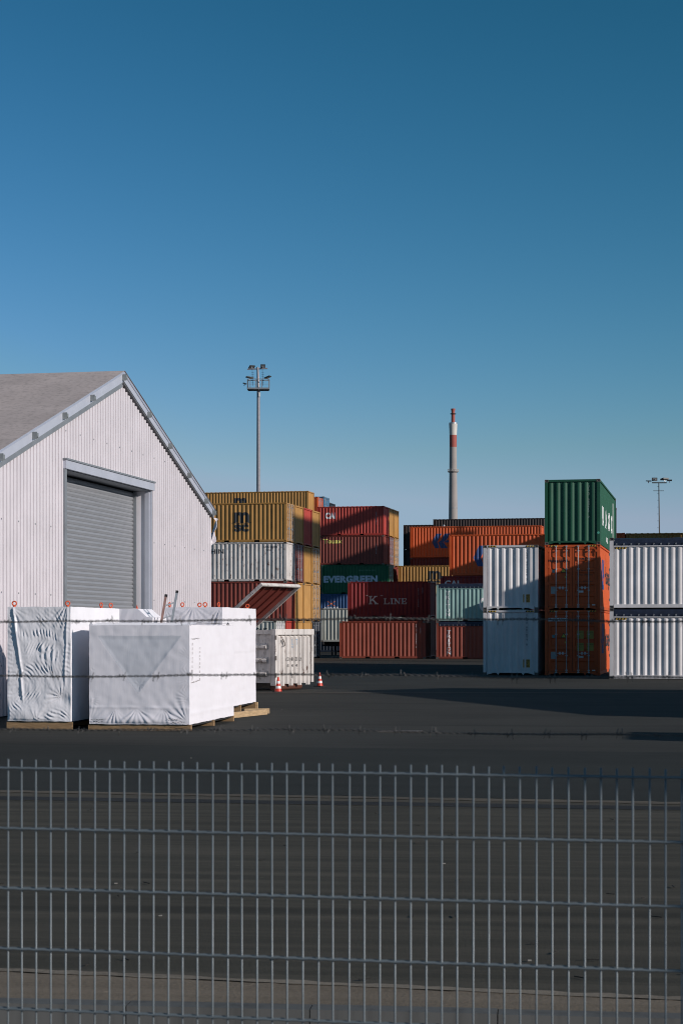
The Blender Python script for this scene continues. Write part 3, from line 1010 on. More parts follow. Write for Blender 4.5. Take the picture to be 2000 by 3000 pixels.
for j in range(2):
    c = container(('orange container with closed doors in shade, at ground level under another orange one', 'orange container with its doors half in sun, under the green one')[j],
                  'orange', up(PG, j * HC), L40, HC, end_on=True, doors=(0,), hazard=True)
    if j == 0:
        decal(c, polys2d([rect(0, 0.86, 0, 0.15)]), 0.14, 2.395, 'flatend', L40, HC, M_wstick, 'name_plate', lift=-0.0255)
        decal(c, text2d('Hapag-Lloyd', 0.83, 0.13, 0.02), 0.155, 2.40, 'flatend', L40, HC, M_black_ink, lift=-0.0235)
    else:
        decal(c, text2d('Hapag-Lloyd', 0.85, 0.15, 0.02), 0.17, 2.10, 'flatend', L40, HC, M_black_ink, lift=-0.0235)
    decal(c, text2d(('HLBU  171294 9', 'HAMU  443090 2')[j], 0.86, 0.095, 0.005), 1.47, 2.22 + (0.20 if j == 0 else 0), 'flatend', L40, HC, M_black_ink, lift=-0.0235)
    decal(c, text2d('45G1', 0.24, 0.085, 0.005), (1.47, 1.90)[1 - j], 2.06 + (0.20 if j == 0 else 0), 'flatend', L40, HC, M_black_ink, lift=-0.0235)
    tri = [(0, 0), (0.26, 0), (0.13, 0.23)]
    decal(c, polys2d([tri]), 0.70, 1.66, 'flatend', L40, HC, M_black_ink, 'warning_sign', lift=-0.0255)
    decal(c, polys2d([[(0.13 + (a - 0.13) * 0.72, 0.075 + (b - 0.075) * 0.72) for a, b in tri]]), 0.70, 1.66, 'flatend', L40, HC, M_ystick, 'warning_sign_face', lift=-0.0235)
    for (s, t, ww, hh, mt) in ((0.33, 1.66, 0.12, 0.13, plain('sticker_teal', (0.10, 0.26, 0.28), 0.5)), (0.88, 1.43, 0.08, 0.07, M_ystick), (0.27, 0.72, 0.20, 0.32, M_label), (1.50, 0.77, 0.20, 0.09, M_wstick),
                               (2.08, 0.20, 0.14, 0.05, M_wstick)):
        decal(c, polys2d([rect(0, ww, 0, hh)]), s, t, 'flatend', L40, HC, mt, 'sticker', lift=-0.0255)
    if j == 0:
        for (s, t) in ((1.42, 1.62), (1.85, 1.62), (1.42, 1.08), (1.85, 1.08)):
            decal(c, polys2d([rect(0, 0.30, 0, 0.36)]), s, t, 'flatend', L40, HC, plain('sticker_olive', (0.34, 0.27, 0.05), 0.5), 'data_plate', lift=-0.0255)
            for q in range(3):
                decal(c, text2d(('MAX GROSS', 'TARE', 'NET')[q], (0.25, 0.12, 0.10)[q], 0.045), s + 0.02, t + 0.27 - 0.11 * q, 'flatend', L40, HC, M_black_ink, lift=-0.0235)
    else:
        for q, tx in enumerate(('MAX GROSS  32500 KG', 'TARE  3800 KG', 'NET  28700 KG', 'CU CAP  76.4 CU M')):
            decal(c, text2d(tx, 0.70, 0.055), 1.42, 1.72 - 0.19 * q - (0.10 if q > 1 else 0), 'flatend', L40, HC, M_black_ink, lift=-0.0235)
    # side marks
    hl_logo(c, 1.3, 0.95, 1.35, L40, HC, 1.5)
    decal(c, text2d('Hapag-Lloyd', 6.2, 1.05, 0.03), 3.7, 1.0, 'side', L40, HC, M_black_ink)
c = container('dark green container with white UASC lettering, highest of the front stacks', 'green', up(PG, 2 * HC), L40, HC, end_on=True)
decal(c, vtext2d('UACU 588417 9', 0.075, 0.095, 0.112), W - 0.56, 1.18, 'end', L40, HC, plain('dim_lettering', (0.30, 0.36, 0.34), 0.6))
sgrn = M_white_ink
decal(c, text2d('U', 0.95, 0.88, 0.05), 1.9, 0.95, 'side', L40, HC, sgrn)
decal(c, text2d('A', 0.95, 0.88, 0.05), 4.1, 0.95, 'side', L40, HC, sgrn)
decal(c, text2d('S', 0.95, 0.88, 0.05), 6.4, 0.95, 'side', L40, HC, sgrn)
decal(c, text2d('C', 0.95, 0.88, 0.05), 8.5, 0.95, 'side', L40, HC, sgrn)
decal(c, polys2d([rect(0, 0.35, 0, 1.80)]), 10.0, 0.70, 'side', L40, HC, sgrn, 'lettering_rule')
decal(c, text2d('UASC', 0.9, 0.26, 0.03), 5.0, 0.30, 'side', L40, HC, sgrn)
decal(c, polys2d([rect(0, 0.4, 0, 0.5)]), 9.4, 0.0 + 0.25, 'side', L40, HC, plain('mint_sticker', (0.10, 0.42, 0.30), 0.5), 'sticker')
disc = [(math.cos(i * math.pi / 8) * 0.055, math.sin(i * math.pi / 8) * 0.055) for i in range(16)]
decal(c, polys2d([disc]), W - 0.075, 0.52, 'flatend', L40, HC, plain('mint_sticker', (0.10, 0.42, 0.30), 0.5), 'round_sticker', lift=0.002)
# grey box seen edge-on behind the green one, on two more
PGB = PG + BV * (L40 + 1.0) - RV * 0.36
for j in range(3):
    container(('dark grey container at ground level behind the front orange stack', 'dark grey container second up behind the front orange stack', 'dark grey container edge showing behind the green one')[j],
              'darkgrey', up(PGB, j * HC), L20, HC, end_on=True)
# white open tops on the right
PR = at(1784, 72.7)
for j in range(2):
    c = container(('white open top container with a navy tarpaulin, lower of the two in the right stack', 'white open top container with a navy tarpaulin, upper of the two in the right stack')[j],
                  'white', up(PR, j * HC), L40, HC, opentop=True)
    m = MB()
    for i in range(8):
        a = 0.19 + i * 0.06
        m.add([(a, 0.021, HC - 0.40 - 0.065), (a + 0.06, 0.021, HC - 0.40 - 0.065), (a + 0.09, 0.021, HC - 0.40), (a + 0.03, 0.021, HC - 0.40)], [(0, 1, 2, 3)], i % 2)
    obj('hazard_stripes', m, [M_black, M_hazy], c)
    for i in range(4):
        obj('lashing_ring', MB().box(-0.025, 0.0, 0.03, 0.07, 0.30 + i * 0.62, 0.40 + i * 0.62), M_casting, c)
# ochre row behind the right stack
PYR = at(1832, 123.0)
for j in range(3):
    container(('ochre long container at ground level behind the white open tops', 'ochre long container second up behind the white open tops', 'ochre long container whose roof edge shows over the navy tarpaulin')[j],
              'yellow', up(PYR, j * HC), L40, HC)
# unseen stacks added beyond the frame so their shade falls on rows in view
OFF = 'shade casting containers added beyond the right edge'
def off_stack(x, y, j0, j1, LL=L20, H=HC):
    for j in range(j0, j1):
        container('plain brown container added out of view beyond the right edge to cast shade', 'redbrown', (x, y, j * H), LL, H, group=OFF)
off_stack(19.6, 71.7, 2, 3, L40)
for k in range(2):
    q = Vector((24.2, 114.0, 0)) + BV * (W + 0.1) * k
    off_stack(q.x, q.y, 0, 5, L20, STD)
# two tiers standing forward of the teal stack, out of sight behind the white end-on boxes
PB = Vector((12.75, 118.9, 0))
for j in range(2):
    container(('brown container at ground level in the row behind the orange doors', 'brown container second up in the row behind the orange doors')[j], 'redbrown', up(PB, j * STD), L20)
# cranes added out of view so their girders throw shade bands on the stacks
M_crane = plain('crane_grey', (0.25, 0.26, 0.28), 0.6)
def crane(label, p, y0, y1, beams, ht, blocker=None):
    t = thing('shade_crane', label, 'crane', p, YAW)
    for (x, zc, hh, ww) in beams:
        obj('girder', MB().box(x - ww / 2, x + ww / 2, y0, y1, zc - hh / 2, zc + hh / 2), M_crane, t)
    if blocker:
        obj('shade_blocker', MB().box(-0.9, 0.9, *blocker), M_crane, t)  # invented box, hung here only to shade the far orange container
        for y in (blocker[0] + 0.2, blocker[1] - 0.2):
            obj('hanger', MB().box(-0.08, 0.08, y - 0.08, y + 0.08, blocker[3] + 0.001, ht + 1.0), M_crane, t)
    for y in (y0 + 0.5, y1 - 0.5):
        for x in (-2.5, 2.5):
            obj('leg', MB().beam((x * 2.0, y, 0.6), (x * 0.4, y, ht), 0.45, 0.5), M_crane, t)
        obj('bogie', MB().box(-6, 6, y - 0.6, y + 0.6, 0.0, 0.6), M_black, t)
    return t
crane('grey gantry crane added out of view on the right to shade the left block of stacks', (40.0, 95.4, 0), -2.6, 26, ((0, 25.5, 2.0, 1.4),), 24.4)
crane('grey gantry crane added out of view on the right to shade the middle block of stacks', (36.0, 136.1, 0), -4.5, 4.0, ((0, 21.0, 2.9, 1.4), (0.0, 25.7, 0.9, 0.9)), 25.2, (9.2, 12.4, 17.6, 22.0))
for o in [o for o in COL.objects if o.name.startswith('shade_blocker')]:
    obj('blocker_carrier', MB().box(-0.3, 0.3, 4.001, 12.6, 25.6, 26.0), M_crane, o.parent)

# ------------------------------------------------------------------ the storage hall
M_clad = plain('white_cladding', (0.68, 0.635, 0.66), 0.45, 0.0, 0.06, 1.2, 0.03)
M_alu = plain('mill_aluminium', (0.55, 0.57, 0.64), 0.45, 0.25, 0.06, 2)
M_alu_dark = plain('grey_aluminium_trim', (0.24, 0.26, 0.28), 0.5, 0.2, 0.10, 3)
M_slat = plain('shutter_slat_grey', (0.30, 0.31, 0.33), 0.42, 0.15, 0.05, 1.5)
M_mesh = paint('roof_membrane', (0.57, 0.485, 0.455), 0.0, 0.55, 0.85)
M_dark = plain('dark_interior', (0.02, 0.02, 0.022), 0.9)
HX = Vector((-8.035, 40.28, 0))
HYAW = math.atan2(0.980, 0.198)
HW, ZA, ZE = 18.71, 9.20, 5.98
HH = HW / 2
def rake(x):
    return ZE + (ZA - ZE) * (1 - abs(x - HH) / HH)
hall = thing('storage_hall', 'white ribbed storage hall with a gable roof and a grey roller door', 'hall', tuple(HX), HYAW)
DX0, DX1, DZ = 4.95, 12.12, 6.10
# ribbed cladding: sheets of five ribs, every rib cut square at the top
NR = 88
RP = HW / NR
def clad_sheet(i0, i1):
    m = MB()
    for i in range(i0, i1):
        a = i * RP
        xs_ = (a, a + 0.030, a + 0.038, a + RP - 0.036, a + RP - 0.024, a + RP)
        ys_ = (0.020, 0.020, -0.042, -0.042, 0.020, 0.020)
        zt = min(rake(a), rake(a + RP)) - (0.33 if a < HH else 0.262)
        zb = DZ + 0.281 if DX0 - 0.16 < a + RP / 2 < DX1 + 0.17 else 0.03
        for k in range(5):
            m.add([(xs_[k], ys_[k], zb), (xs_[k + 1], ys_[k + 1], zb), (xs_[k + 1], ys_[k + 1], zt), (xs_[k], ys_[k], zt)], [(0, 1, 2, 3)])
        m.add([(xs_[1], 0.020, zt), (xs_[2], -0.042, zt), (xs_[3], -0.042, zt), (xs_[4], 0.020, zt)], [(0, 1, 2, 3)])
    return m
for i in range(0, NR, 5):
    obj('cladding_sheet', clad_sheet(i, min(NR, i + 5)), M_clad, hall)
sc_ = MB()
for i in range(3, NR, 5):                              # rows of screw heads
    for z_ in (1.2, 2.9, 4.6, 7.1):
        x_ = i * RP + 0.10
        if z_ < rake(x_) - 0.5 and not (DX0 - 0.2 < x_ < DX1 + 0.2 and z_ < DZ + 0.3):
            sc_.box(x_ - 0.018, x_ + 0.018, -0.052, -0.043, z_ - 0.018, z_ + 0.018)
obj('screw_heads', sc_, M_alu_dark, hall)
def prism(pts, y0, y1):
    m = MB()
    n = len(pts)
    m.v = [(x, y0, z) for x, z in pts] + [(x, y1, z) for x, z in pts]
    m.f = [list(range(n)), list(range(n, 2 * n))[::-1]] + [[i, i + n, (i + 1) % n + n, (i + 1) % n] for i in range(n)]
    m.m = [0] * len(m.f)
    return m
def rakebar(x0, x1, top, bot, y0, y1):
    return prism([(x0, rake(x0) + top), (x1, rake(x1) + top), (x1, rake(x1) + bot), (x0, rake(x0) + bot)], y0, y1)
for (a, b) in ((-0.05, HH - 0.002), (HH + 0.002, HW + 0.05)):
    obj('rake_beam', rakebar(a, b, 0.0, -0.27 if a < 1 else -0.215, -0.12, 0.05), M_alu, hall)
    obj('rake_cap', rakebar(a, b, 0.035, -0.040, -0.140, -0.122), plain('light_aluminium', (0.46, 0.49, 0.58), 0.4, 0.3, 0.05), hall)
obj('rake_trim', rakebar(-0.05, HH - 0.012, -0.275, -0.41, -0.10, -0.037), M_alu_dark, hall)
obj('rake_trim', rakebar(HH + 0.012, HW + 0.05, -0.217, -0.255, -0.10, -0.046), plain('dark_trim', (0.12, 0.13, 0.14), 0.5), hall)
bk = MB()
bk.box(-0.09, 0.07, -0.14, -0.002, -0.07, 0.09); bk.box(-0.11, -0.088, -0.15, -0.0, -0.12, 0.12); bk.tube([(-0.02, -0.16, -0.04), (-0.02, -0.12, -0.04)], 0.035, 8)
bk.v = [(x * 0.72, y * 0.8, z * 0.72) for x, y, z in bk.v]
bk_me = bk.mesh('bracket')
M_brk = plain('zinc_bracket', (0.26, 0.28, 0.28), 0.5, 0.3)
for x in (0.45, 2.55, 4.62, 6.70, HH - 0.02, HH + 2.25, HH + 4.30, HH + 6.35, HH + 8.30, HW - 0.12):
    obj('bracket', bk_me, M_brk, hall, (x, -0.122, rake(x) - 0.15))
# membrane roof
for (a, b) in ((-0.25, HH), (HH, HW + 0.25)):
    m = MB()
    nx, ny = 24, 70
    for j in range(ny + 1):
        for i in range(nx + 1):
            x = a + (b - a) * i / nx
            y = -0.17 + 40.0 * j / ny
            sag = 0.03 * math.sin(y * math.pi / 2.5) ** 2 * (1 if 0 < i < nx else 0)
            m.v.append((x, y, rake(x) + 0.045 - sag * 0.6 + noise.noise(Vector((x * 0.5, y * 0.4, 1))) * 0.012))
    for j in range(ny):
        for i in range(nx):
            q = j * (nx + 1) + i
            m.f.append([q, q + 1, q + nx + 2, q + nx + 1]); m.m.append(0)
    me = m.mesh('roof_membrane', True)
    obj('roof_membrane', me, M_mesh, hall)
    sm_ = MB()
    for y in (4.8, 9.8, 14.8, 19.8):
        sm_.beam((a, y, rake(a) + 0.052), (b, y, rake(b) + 0.052), 0.09, 0.012)
    obj('roof_seam', sm_, plain('seam_grey', (0.17, 0.15, 0.145), 0.8), hall)
obj('side_wall', MB().box(0.0, 0.1, 0.06, 39.8, 0.0, ZE - 0.1), M_clad, hall)
obj('side_wall', MB().box(HW - 0.1, HW, 0.06, 39.8, 0.0, ZE - 0.1), M_clad, hall)
obj('back_wall', prism([(0.1, 0), (HW - 0.1, 0), (HW - 0.1, ZE - 0.1), (HH, ZA - 0.15), (0.1, ZE - 0.1)], 39.6, 39.8), M_dark, hall)
# roller door
dr = obj('door_frame', MB().box(DX0 - 0.16, DX1 + 0.10, -0.13, -0.044, DZ + 0.02, DZ + 0.24), M_alu, hall)
obj('frame_flashing', MB().box(DX0 - 0.19, DX1 + 0.13, -0.16, -0.044, DZ + 0.241, DZ + 0.285), M_alu_dark, dr)
fr = MB()
fr.box(DX0 - 0.15, DX0 - 0.002, -0.09, -0.002, 0, DZ + 0.018)
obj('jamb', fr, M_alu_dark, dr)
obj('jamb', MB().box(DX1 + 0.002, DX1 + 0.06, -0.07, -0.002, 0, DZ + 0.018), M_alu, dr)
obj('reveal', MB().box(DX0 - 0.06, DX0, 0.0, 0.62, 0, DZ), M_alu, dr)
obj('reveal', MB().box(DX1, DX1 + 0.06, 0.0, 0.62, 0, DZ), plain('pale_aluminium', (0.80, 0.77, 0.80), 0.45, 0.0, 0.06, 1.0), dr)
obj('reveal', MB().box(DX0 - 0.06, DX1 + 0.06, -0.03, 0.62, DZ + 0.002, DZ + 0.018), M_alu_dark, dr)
obj('corner_post', MB().box(DX1 - 0.045, DX1 - 0.002, 0.0, 0.13, 0, DZ - 0.002), M_alu, dr)
shut = obj('roller_shutter', MB().box(DX0 + 0.004, DX1 - 0.004, 0.50, 0.52, 0, DZ - 0.004), M_dark, hall)
sl = MB()
prof = [(0.0, 0.012), (0.010, 0.0), (0.055, -0.020), (0.088, -0.008), (0.096, 0.010), (0.100, 0.012)]
for z_, y_ in prof:
    sl.v += [(DX0 + 0.02, 0.46 + y_, z_), (DX1 - 0.02, 0.46 + y_, z_)]
for i in range(len(prof) - 1):
    sl.f.append([2 * i, 2 * i + 1, 2 * i + 3, 2 * i + 2]); sl.m.append(0)
sl_me = sl.mesh('slat')
ncl = int(DZ / 0.1227)
for i in range(ncl):
    o = obj('slat', sl_me, M_slat, shut, (0, 0, 0.04 + i * 0.1227)); o.scale = (1, 1, 1.227)
gd = MB()
gd.box(DX1 - 0.16, DX1 - 0.10, 0.36, 0.43, 0, DZ - 0.01)
for i in range(ncl):
    gd.box(DX1 - 0.20, DX1 - 0.161, 0.42, 0.435, 0.06 + i * 0.1227, 0.10 + i * 0.1227)
obj('guide_rail', gd, M_alu_dark, shut)
# loose membrane corner at the far eave
m = MB()
for j in range(9):
    for i in range(7):
        a, b = i / 6, j / 8
        wx = 0.55 * a * (1 - 0.75 * abs(b - 0.35) ** 0.7) * (1.0 if b < 0.5 else 1.15 - b)
        m.v.append((HW + 0.02 + wx, -0.10 - 0.10 * math.sin(a * 3 + b * 5) + noise.noise(Vector((a * 3, b * 3, 2))) * 0.08, ZE - 0.25 - 0.95 * b + 0.25 * a * (b - 0.2)))
for j in range(8):
    for i in range(6):
        q = j * 7 + i
        m.f.append([q, q + 1, q + 8, q + 7]); m.m.append(0)
obj('membrane_flap', m.mesh('membrane_flap', True), M_clad, hall)

# a second gabled hall beyond the right edge, whose shade lies on the yard
h2 = thing('gabled_shed', 'grey gabled shed standing beyond the right edge of the view', 'shed', (19.27, 34.2, 0), math.atan2(0.978, 0.208))
K1, K2 = 12.36, 4.0
pp = [(0, 0), (K1 + K2, 0), (K1 + K2, 7.5), (K1, 8.5), (0, 5.24)]
m = prism(pp, 0, -30)
obj('wall', m, M_clad, h2)
obj('roof', prism([(-0.05, 5.24), (K1, 8.52), (K1, 8.60), (-0.05, 5.32)], 0.05, -30.1), M_mesh, h2)
obj('roof', prism([(K1 + 0.001, 8.52), (K1 + K2 + 0.05, 7.50), (K1 + K2 + 0.05, 7.58), (K1 + 0.001, 8.60)], 0.05, -30.1), M_mesh, h2)
container('plain container added out of view on the right, near the fence, to cast shade', 'redbrown', (11.7, 29.1, 0), L20, STD, group='shade casting containers added beyond the right edge')  # unseen box added to throw a small shadow on the yard

# ------------------------------------------------------------------ wrapped crates
M_film = film('shrink_film', (0.85, 0.83, 0.87))
M_film2 = film('glossy_film', (0.85, 0.84, 0.87))
M_film2.node_tree.nodes['Principled BSDF'].inputs['Roughness'].default_value = 0.33
M_film3 = film('film_over_a_void', (0.70, 0.71, 0.76))
M_wood = wood('pallet_timber', (0.34, 0.215, 0.11))
M_wood2 = wood('fresh_timber', (0.52, 0.36, 0.20))
M_eye = plain('orange_lifting_paint', (0.62, 0.085, 0.025), 0.45)
CY = R(-9.5)

def smooth(a, b, x):
    t = max(0.0, min(1.0, (x - a) / (b - a)))
    return t * t * (3 - 2 * t)

def puller(pu, pv, Rr, amp, k, a0=-math.pi, a1=math.pi, ph=0.0):
    def f(u, v):
        dx, dy = u - pu, v - pv
        r = math.hypot(dx, dy)
        if r > Rr or r < 1e-4:
            return 0.0
        th = math.atan2(dy, dx)
        aw = 1.0
        if a1 - a0 < 6.2:
            mid, half = (a0 + a1) / 2, (a1 - a0) / 2
            d = abs((th - mid + math.pi) % (2 * math.pi) - math.pi)
            aw = 1 - smooth(half * 0.7, half, d)
        q = r / Rr
        jit = noise.noise(Vector((u * 4, v * 4, ph))) * 1.2 + ph
        return amp * math.sin(k * th + jit) * aw * min(1, q * 5) * (1 - q) ** 0.8 * (0.6 + 0.4 * math.sin(th * 3 + ph))
    return f

def grid_face(m, nu, nv, pos, nrm, du, dv, fn, mf=None):
    o = len(m.v)
    for j in range(nv + 1):
        for i in range(nu + 1):
            a, b = i / nu, j / nv
            p = Vector(pos(a, b))
            u, v = a * du, b * dv
            ed = min(1.0, min(u, du - u, v, dv - v) / 0.05)
            d = fn(u, v) * ed if fn else 0.0
            c = noise.noise_vector(p * 7.0) * 0.006 + noise.noise_vector(p * 2.0) * 0.008
            m.v.append(tuple(p + Vector(nrm) * d + c))
    for j in range(nv):
        for i in range(nu):
            q = o + j * (nu + 1) + i
            m.f.append([q, q + 1, q + nu + 2, q + nu + 1]); m.m.append(mf((i + 0.5) / nu * du, (j + 0.5) / nv * dv) if mf else 0)

def crate(label, origin, w, L, zb, zt, front=None, right=None, film_m=None, eyes=(), crown=0.0, res=0.018, base=True, mf=None, group='white shrink wrapped crates in front of the hall'):
    t = thing('wrapped_crate', label, 'crate', tuple(origin), CY, group)
    m = MB()
    h = zt - zb
    grid_face(m, int(w / res), int(h / res), lambda a, b: (a * w, 0, zb + b * h), (0, -1, 0), w, h, front, mf)
    grid_face(m, int(L / 0.05), int(h / 0.03), lambda a, b: (w, a * L, zb + b * h), (1, 0, 0), L, h, right)
    grid_face(m, 8, 24, lambda a, b: (0, L * (1 - a), zb + b * h), (-1, 0, 0), L, h, None)
    grid_face(m, 8, 24, lambda a, b: (w * (1 - a), L, zb + b * h), (0, 1, 0), w, h, None)
    grid_face(m, 30, 40, lambda a, b: (a * w, b * L, zt + crown * min(1, b * 6)), (0, 0, 1), w, L, lambda u, v: 0.006 * noise.noise(Vector((u * 3, v * 3, 5))))
    obj('film_cover', m.mesh('film_cover', True), film_m or [M_film, M_film3], t)
    if base:
        for (x0, x1, y0, y1) in ((-0.03, w + 0.02, 0.03, 0.13), (-0.03, w + 0.02, L - 0.14, L - 0.03), (-0.03, w + 0.02, L / 2, L / 2 + 0.1)):
            obj('base_timber', MB().box(x0, x1, y0, y1, 0.0, zb - 0.012), M_wood, t)
        obj('base_deck', MB().box(0.02, w - 0.02, 0.14, L - 0.15, zb - 0.04, zb - 0.013), M_dark, t)
    for (x, y, rot) in eyes:
        e = MB()
        pts = [(math.cos(a) * 0.044, 0, 0.075 + math.sin(a) * 0.044) for a in [i * math.pi / 8 for i in range(17)]]
        e.tube(pts, 0.0135, 8, caps=False)
        e.tube([(0, 0, 0), (0, 0, 0.035)], [0.034, 0.026], 10)
        obj('lifting_eye', e.mesh('lifting_eye', True), M_eye, t, (x, y, zt + crown * (1 if y > 0.4 else 0) - 0.004), (0, 0, rot))
    return t

OA = at(23, 36.4)
wA, hA = 1.345, 2.505 - 0.165
def pleats(u0, v0, u1, v1, hw, amp, freq, lean=0.0, ph=0.0):
    """a band of short parallel creases along the line from (u0, v0) to (u1, v1)"""
    L_ = math.hypot(u1 - u0, v1 - v0)
    ex, ey = (u1 - u0) / L_, (v1 - v0) / L_
    def f(u, v):
        s_ = (u - u0) * ex + (v - v0) * ey
        t_ = -(u - u0) * ey + (v - v0) * ex + 0.05 * math.sin(s_ * 7 + ph)
        if s_ < -0.05 or s_ > L_ + 0.05 or abs(t_) > hw * 2.2:
            return 0.0
        x = math.sin((s_ + lean * t_) * freq * 6.283 + ph + 4.5 * noise.noise(Vector((u * 3.5, v * 2.2, ph))))
        x = math.copysign(abs(x) ** 0.75, x)
        k = 0.15 + 1.9 * abs(noise.noise(Vector((s_ * 5, t_ * 5, 2.0 + ph))))
        return amp * k * x * math.exp(-(t_ / hw) ** 2) * smooth(-0.05, 0.06, s_) * (1 - smooth(L_ - 0.06, L_ + 0.05, s_))
    return f
fA = [puller(0.10, hA - 0.01, 0.62, 0.022, 17, -1.45, -0.25, 0.3), puller(1.30, hA + 0.10, 0.80, 0.015, 24, -2.6, -1.65, 1.1),
      pleats(0.24, 1.83, 1.05, 1.72, 0.075, 0.016, 15, 0.3, 0.5), pleats(0.60, 2.10, 1.20, 2.05, 0.14, 0.010, 11, 0.9, 1.5),
      pleats(0.40, 1.52, 1.00, 1.47, 0.09, 0.014, 14, -0.5, 2.2), pleats(0.66, 1.36, 1.08, 1.32, 0.15, 0.020, 9, 0.25, 4.0),
      pleats(0.32, 0.93, 0.88, 1.12, 0.13, 0.020, 12, 0.4, 3.1), pleats(0.80, 1.15, 1.20, 0.98, 0.08, 0.011, 16, 0.8, 0.9),
      pleats(0.03, 0.45, 0.05, 1.95, 0.085, 0.012, 11, 0.2, 5.0), pleats(1.30, 0.95, 1.31, 2.10, 0.07, 0.010, 10, -0.3, 2.7),
      puller(1.14, 0.50, 0.36, 0.024, 15, 1.2, 3.9, 4.2), pleats(0.22, 0.56, 0.70, 0.50, 0.10, 0.013, 14, -0.7, 1.2),
      pleats(0.55, 0.06, 1.30, 0.10, 0.10, 0.016, 9, 1.4, 0.4), pleats(0.05, 0.10, 0.30, 0.30, 0.10, 0.010, 16, 0.0, 3.6), puller(0.62, 0.02, 0.42, 0.014, 13, 0.3, 2.2, 0.9)]
def frontA(u, v):
    d = 0.85 * sum(f(u, v) for f in fA)
    q3 = noise.noise(Vector((u * 7 + 1.5 * v, v * 4, 4.0)))
    d += 0.016 * math.copysign(abs(q3) ** 1.5, q3) + 0.006 * abs(noise.noise(Vector((u * 14, v * 11, 1.0)))) + 0.025 * noise.noise(Vector((u * 1.7, v * 1.7, 9.0)))
    # two long folds that run down from the upper corners, and the bulges between them
    xl = 0.12 + 0.20 * (1 - v / hA) * (1.6 if v > 0.9 else 1.3)
    d += 0.030 * math.exp(-((u - xl) / 0.022) ** 2) * smooth(0.3, 0.6, v)
    xr = wA - 0.06 - 0.10 * (1 - v / hA)
    d += 0.020 * math.exp(-((u - xr) / 0.020) ** 2) * smooth(0.6, 0.9, v)
    d += 0.07 * math.exp(-((u - 0.35) / 0.36) ** 2 - ((v - 0.16) / 0.20) ** 2)
    d -= 0.05 * math.exp(-((u - 1.15) / 0.16) ** 2 - ((v - 0.45) / 0.12) ** 2)
    d -= 0.03 * math.exp(-((u - 0.62) / 0.12) ** 2 - ((v - 1.48) / 0.20) ** 2)
    return d
crate('tall narrow crate in badly wrinkled glossy white film, nearest the left edge', OA, wA, 3.45, 0.165, 2.505, frontA,
      lambda u, v: 0.004 * math.sin(u * 9) * noise.noise(Vector((u, v, 0))), M_film2, [(0.11, 0.10, 0.15), (1.25, 0.10, 0.6), (1.20, 2.55, 1.2), (1.22, 3.2, 0.9)], res=0.0135)

OB = at(262, 36.02)
wB, zbB, ztB = 2.09, 0.125, 2.13
hB = ztB - zbB
fB = [puller(wB - 0.02, 0.05, 0.75, 0.013, 20, 1.6, 3.3, 0.4), puller(0.02, 0.04, 0.55, 0.012, 20, -0.1, 1.6, 1.8), puller(1.0, 0.32, 0.70, 0.016, 16, -2.8, -0.3, 2.9), puller(0.55, 0.30, 0.5, 0.012, 18, -2.6, -0.4, 0.9),
      puller(1.55, 0.33, 0.5, 0.012, 18, -2.6, -0.3, 4.0), puller(wB, 0.9, 0.28, 0.009, 24, 1.6, 4.6, 2.2), puller(wB, 1.35, 0.26, 0.008, 24, 1.6, 4.6, 1.2), puller(wB, 0.5, 0.32, 0.010, 22, 1.6, 4.6, 5.2),
      puller(0, 1.1, 0.18, 0.008, 24, -1.5, 1.5, 0.6), puller(0, 0.5, 0.22, 0.010, 22, -1.5, 1.5, 2.6), puller(1.05, 0.80, 0.14, 0.006, 8, ph=0.3), puller(0.72, 0.98, 0.10, 0.005, 7, ph=2.3)]
def frontB(u, v):
    d = sum(f(u, v) for f in fB)
    # the film is sucked in between the top rail and two diagonal braces
    k = (v - 0.62) / (hB - 0.28 - 0.62)
    if 0 < k and v < hB - 0.20:
        ul, ur = 1.02 - 0.82 * k, 1.02 + 0.88 * k
        inside = smooth(0, 0.10, u - ul) * smooth(0, 0.10, ur - u) * (1 - smooth(hB - 0.30, hB - 0.20, v))
        d -= inside * 0.010
    d += 0.007 * math.sin(v * 5 + u * 2) * noise.noise(Vector((u * 1.5, v * 1.5, 7)))
    d += 0.006 * noise.noise(Vector((u * 5, v * 5, 2))) * (1 - smooth(0.1, 0.7, v)) * 2
    d += 0.040 * math.exp(-((v - 0.10) / 0.10) ** 2) * math.sin(math.pi * u / wB)
    d += 0.018 * math.exp(-((v - 0.34) / 0.03) ** 2) * (0.5 + noise.noise(Vector((u * 4, 0, 3))))
    return d
def triB(u, v):
    k = (v - 0.62) / (hB - 0.22 - 0.62)
    return 1 if 0 < k < 1 and 1.02 - 0.84 * k < u < 1.02 + 0.90 * k else 0
tb = crate('wide low crate in smooth white film on timber, in front of the others', OB, wB, 3.95, zbB, ztB, frontB,
           lambda u, v: 0.008 * noise.noise(Vector((u * 1.2, v * 6.0, 0))) + 0.012 * math.exp(-((v - 0.22) / 0.03) ** 2), None, [], crown=0.05, res=0.0165, mf=triB)
for (x, y) in ((0.03, 0.03), (wB - 0.02, 0.03), (wB - 0.05, 3.6)):
    obj('film_lug', MB().add([(x - 0.05, y, ztB - 0.01), (x + 0.05, y, ztB - 0.01), (x, y, ztB + 0.085), (x, y + 0.06, ztB - 0.01)], [(0, 1, 2), (1, 3, 2), (3, 0, 2)]), M_film, tb)
pk = MB()                                               # stitched document pouch outline on the sunny side
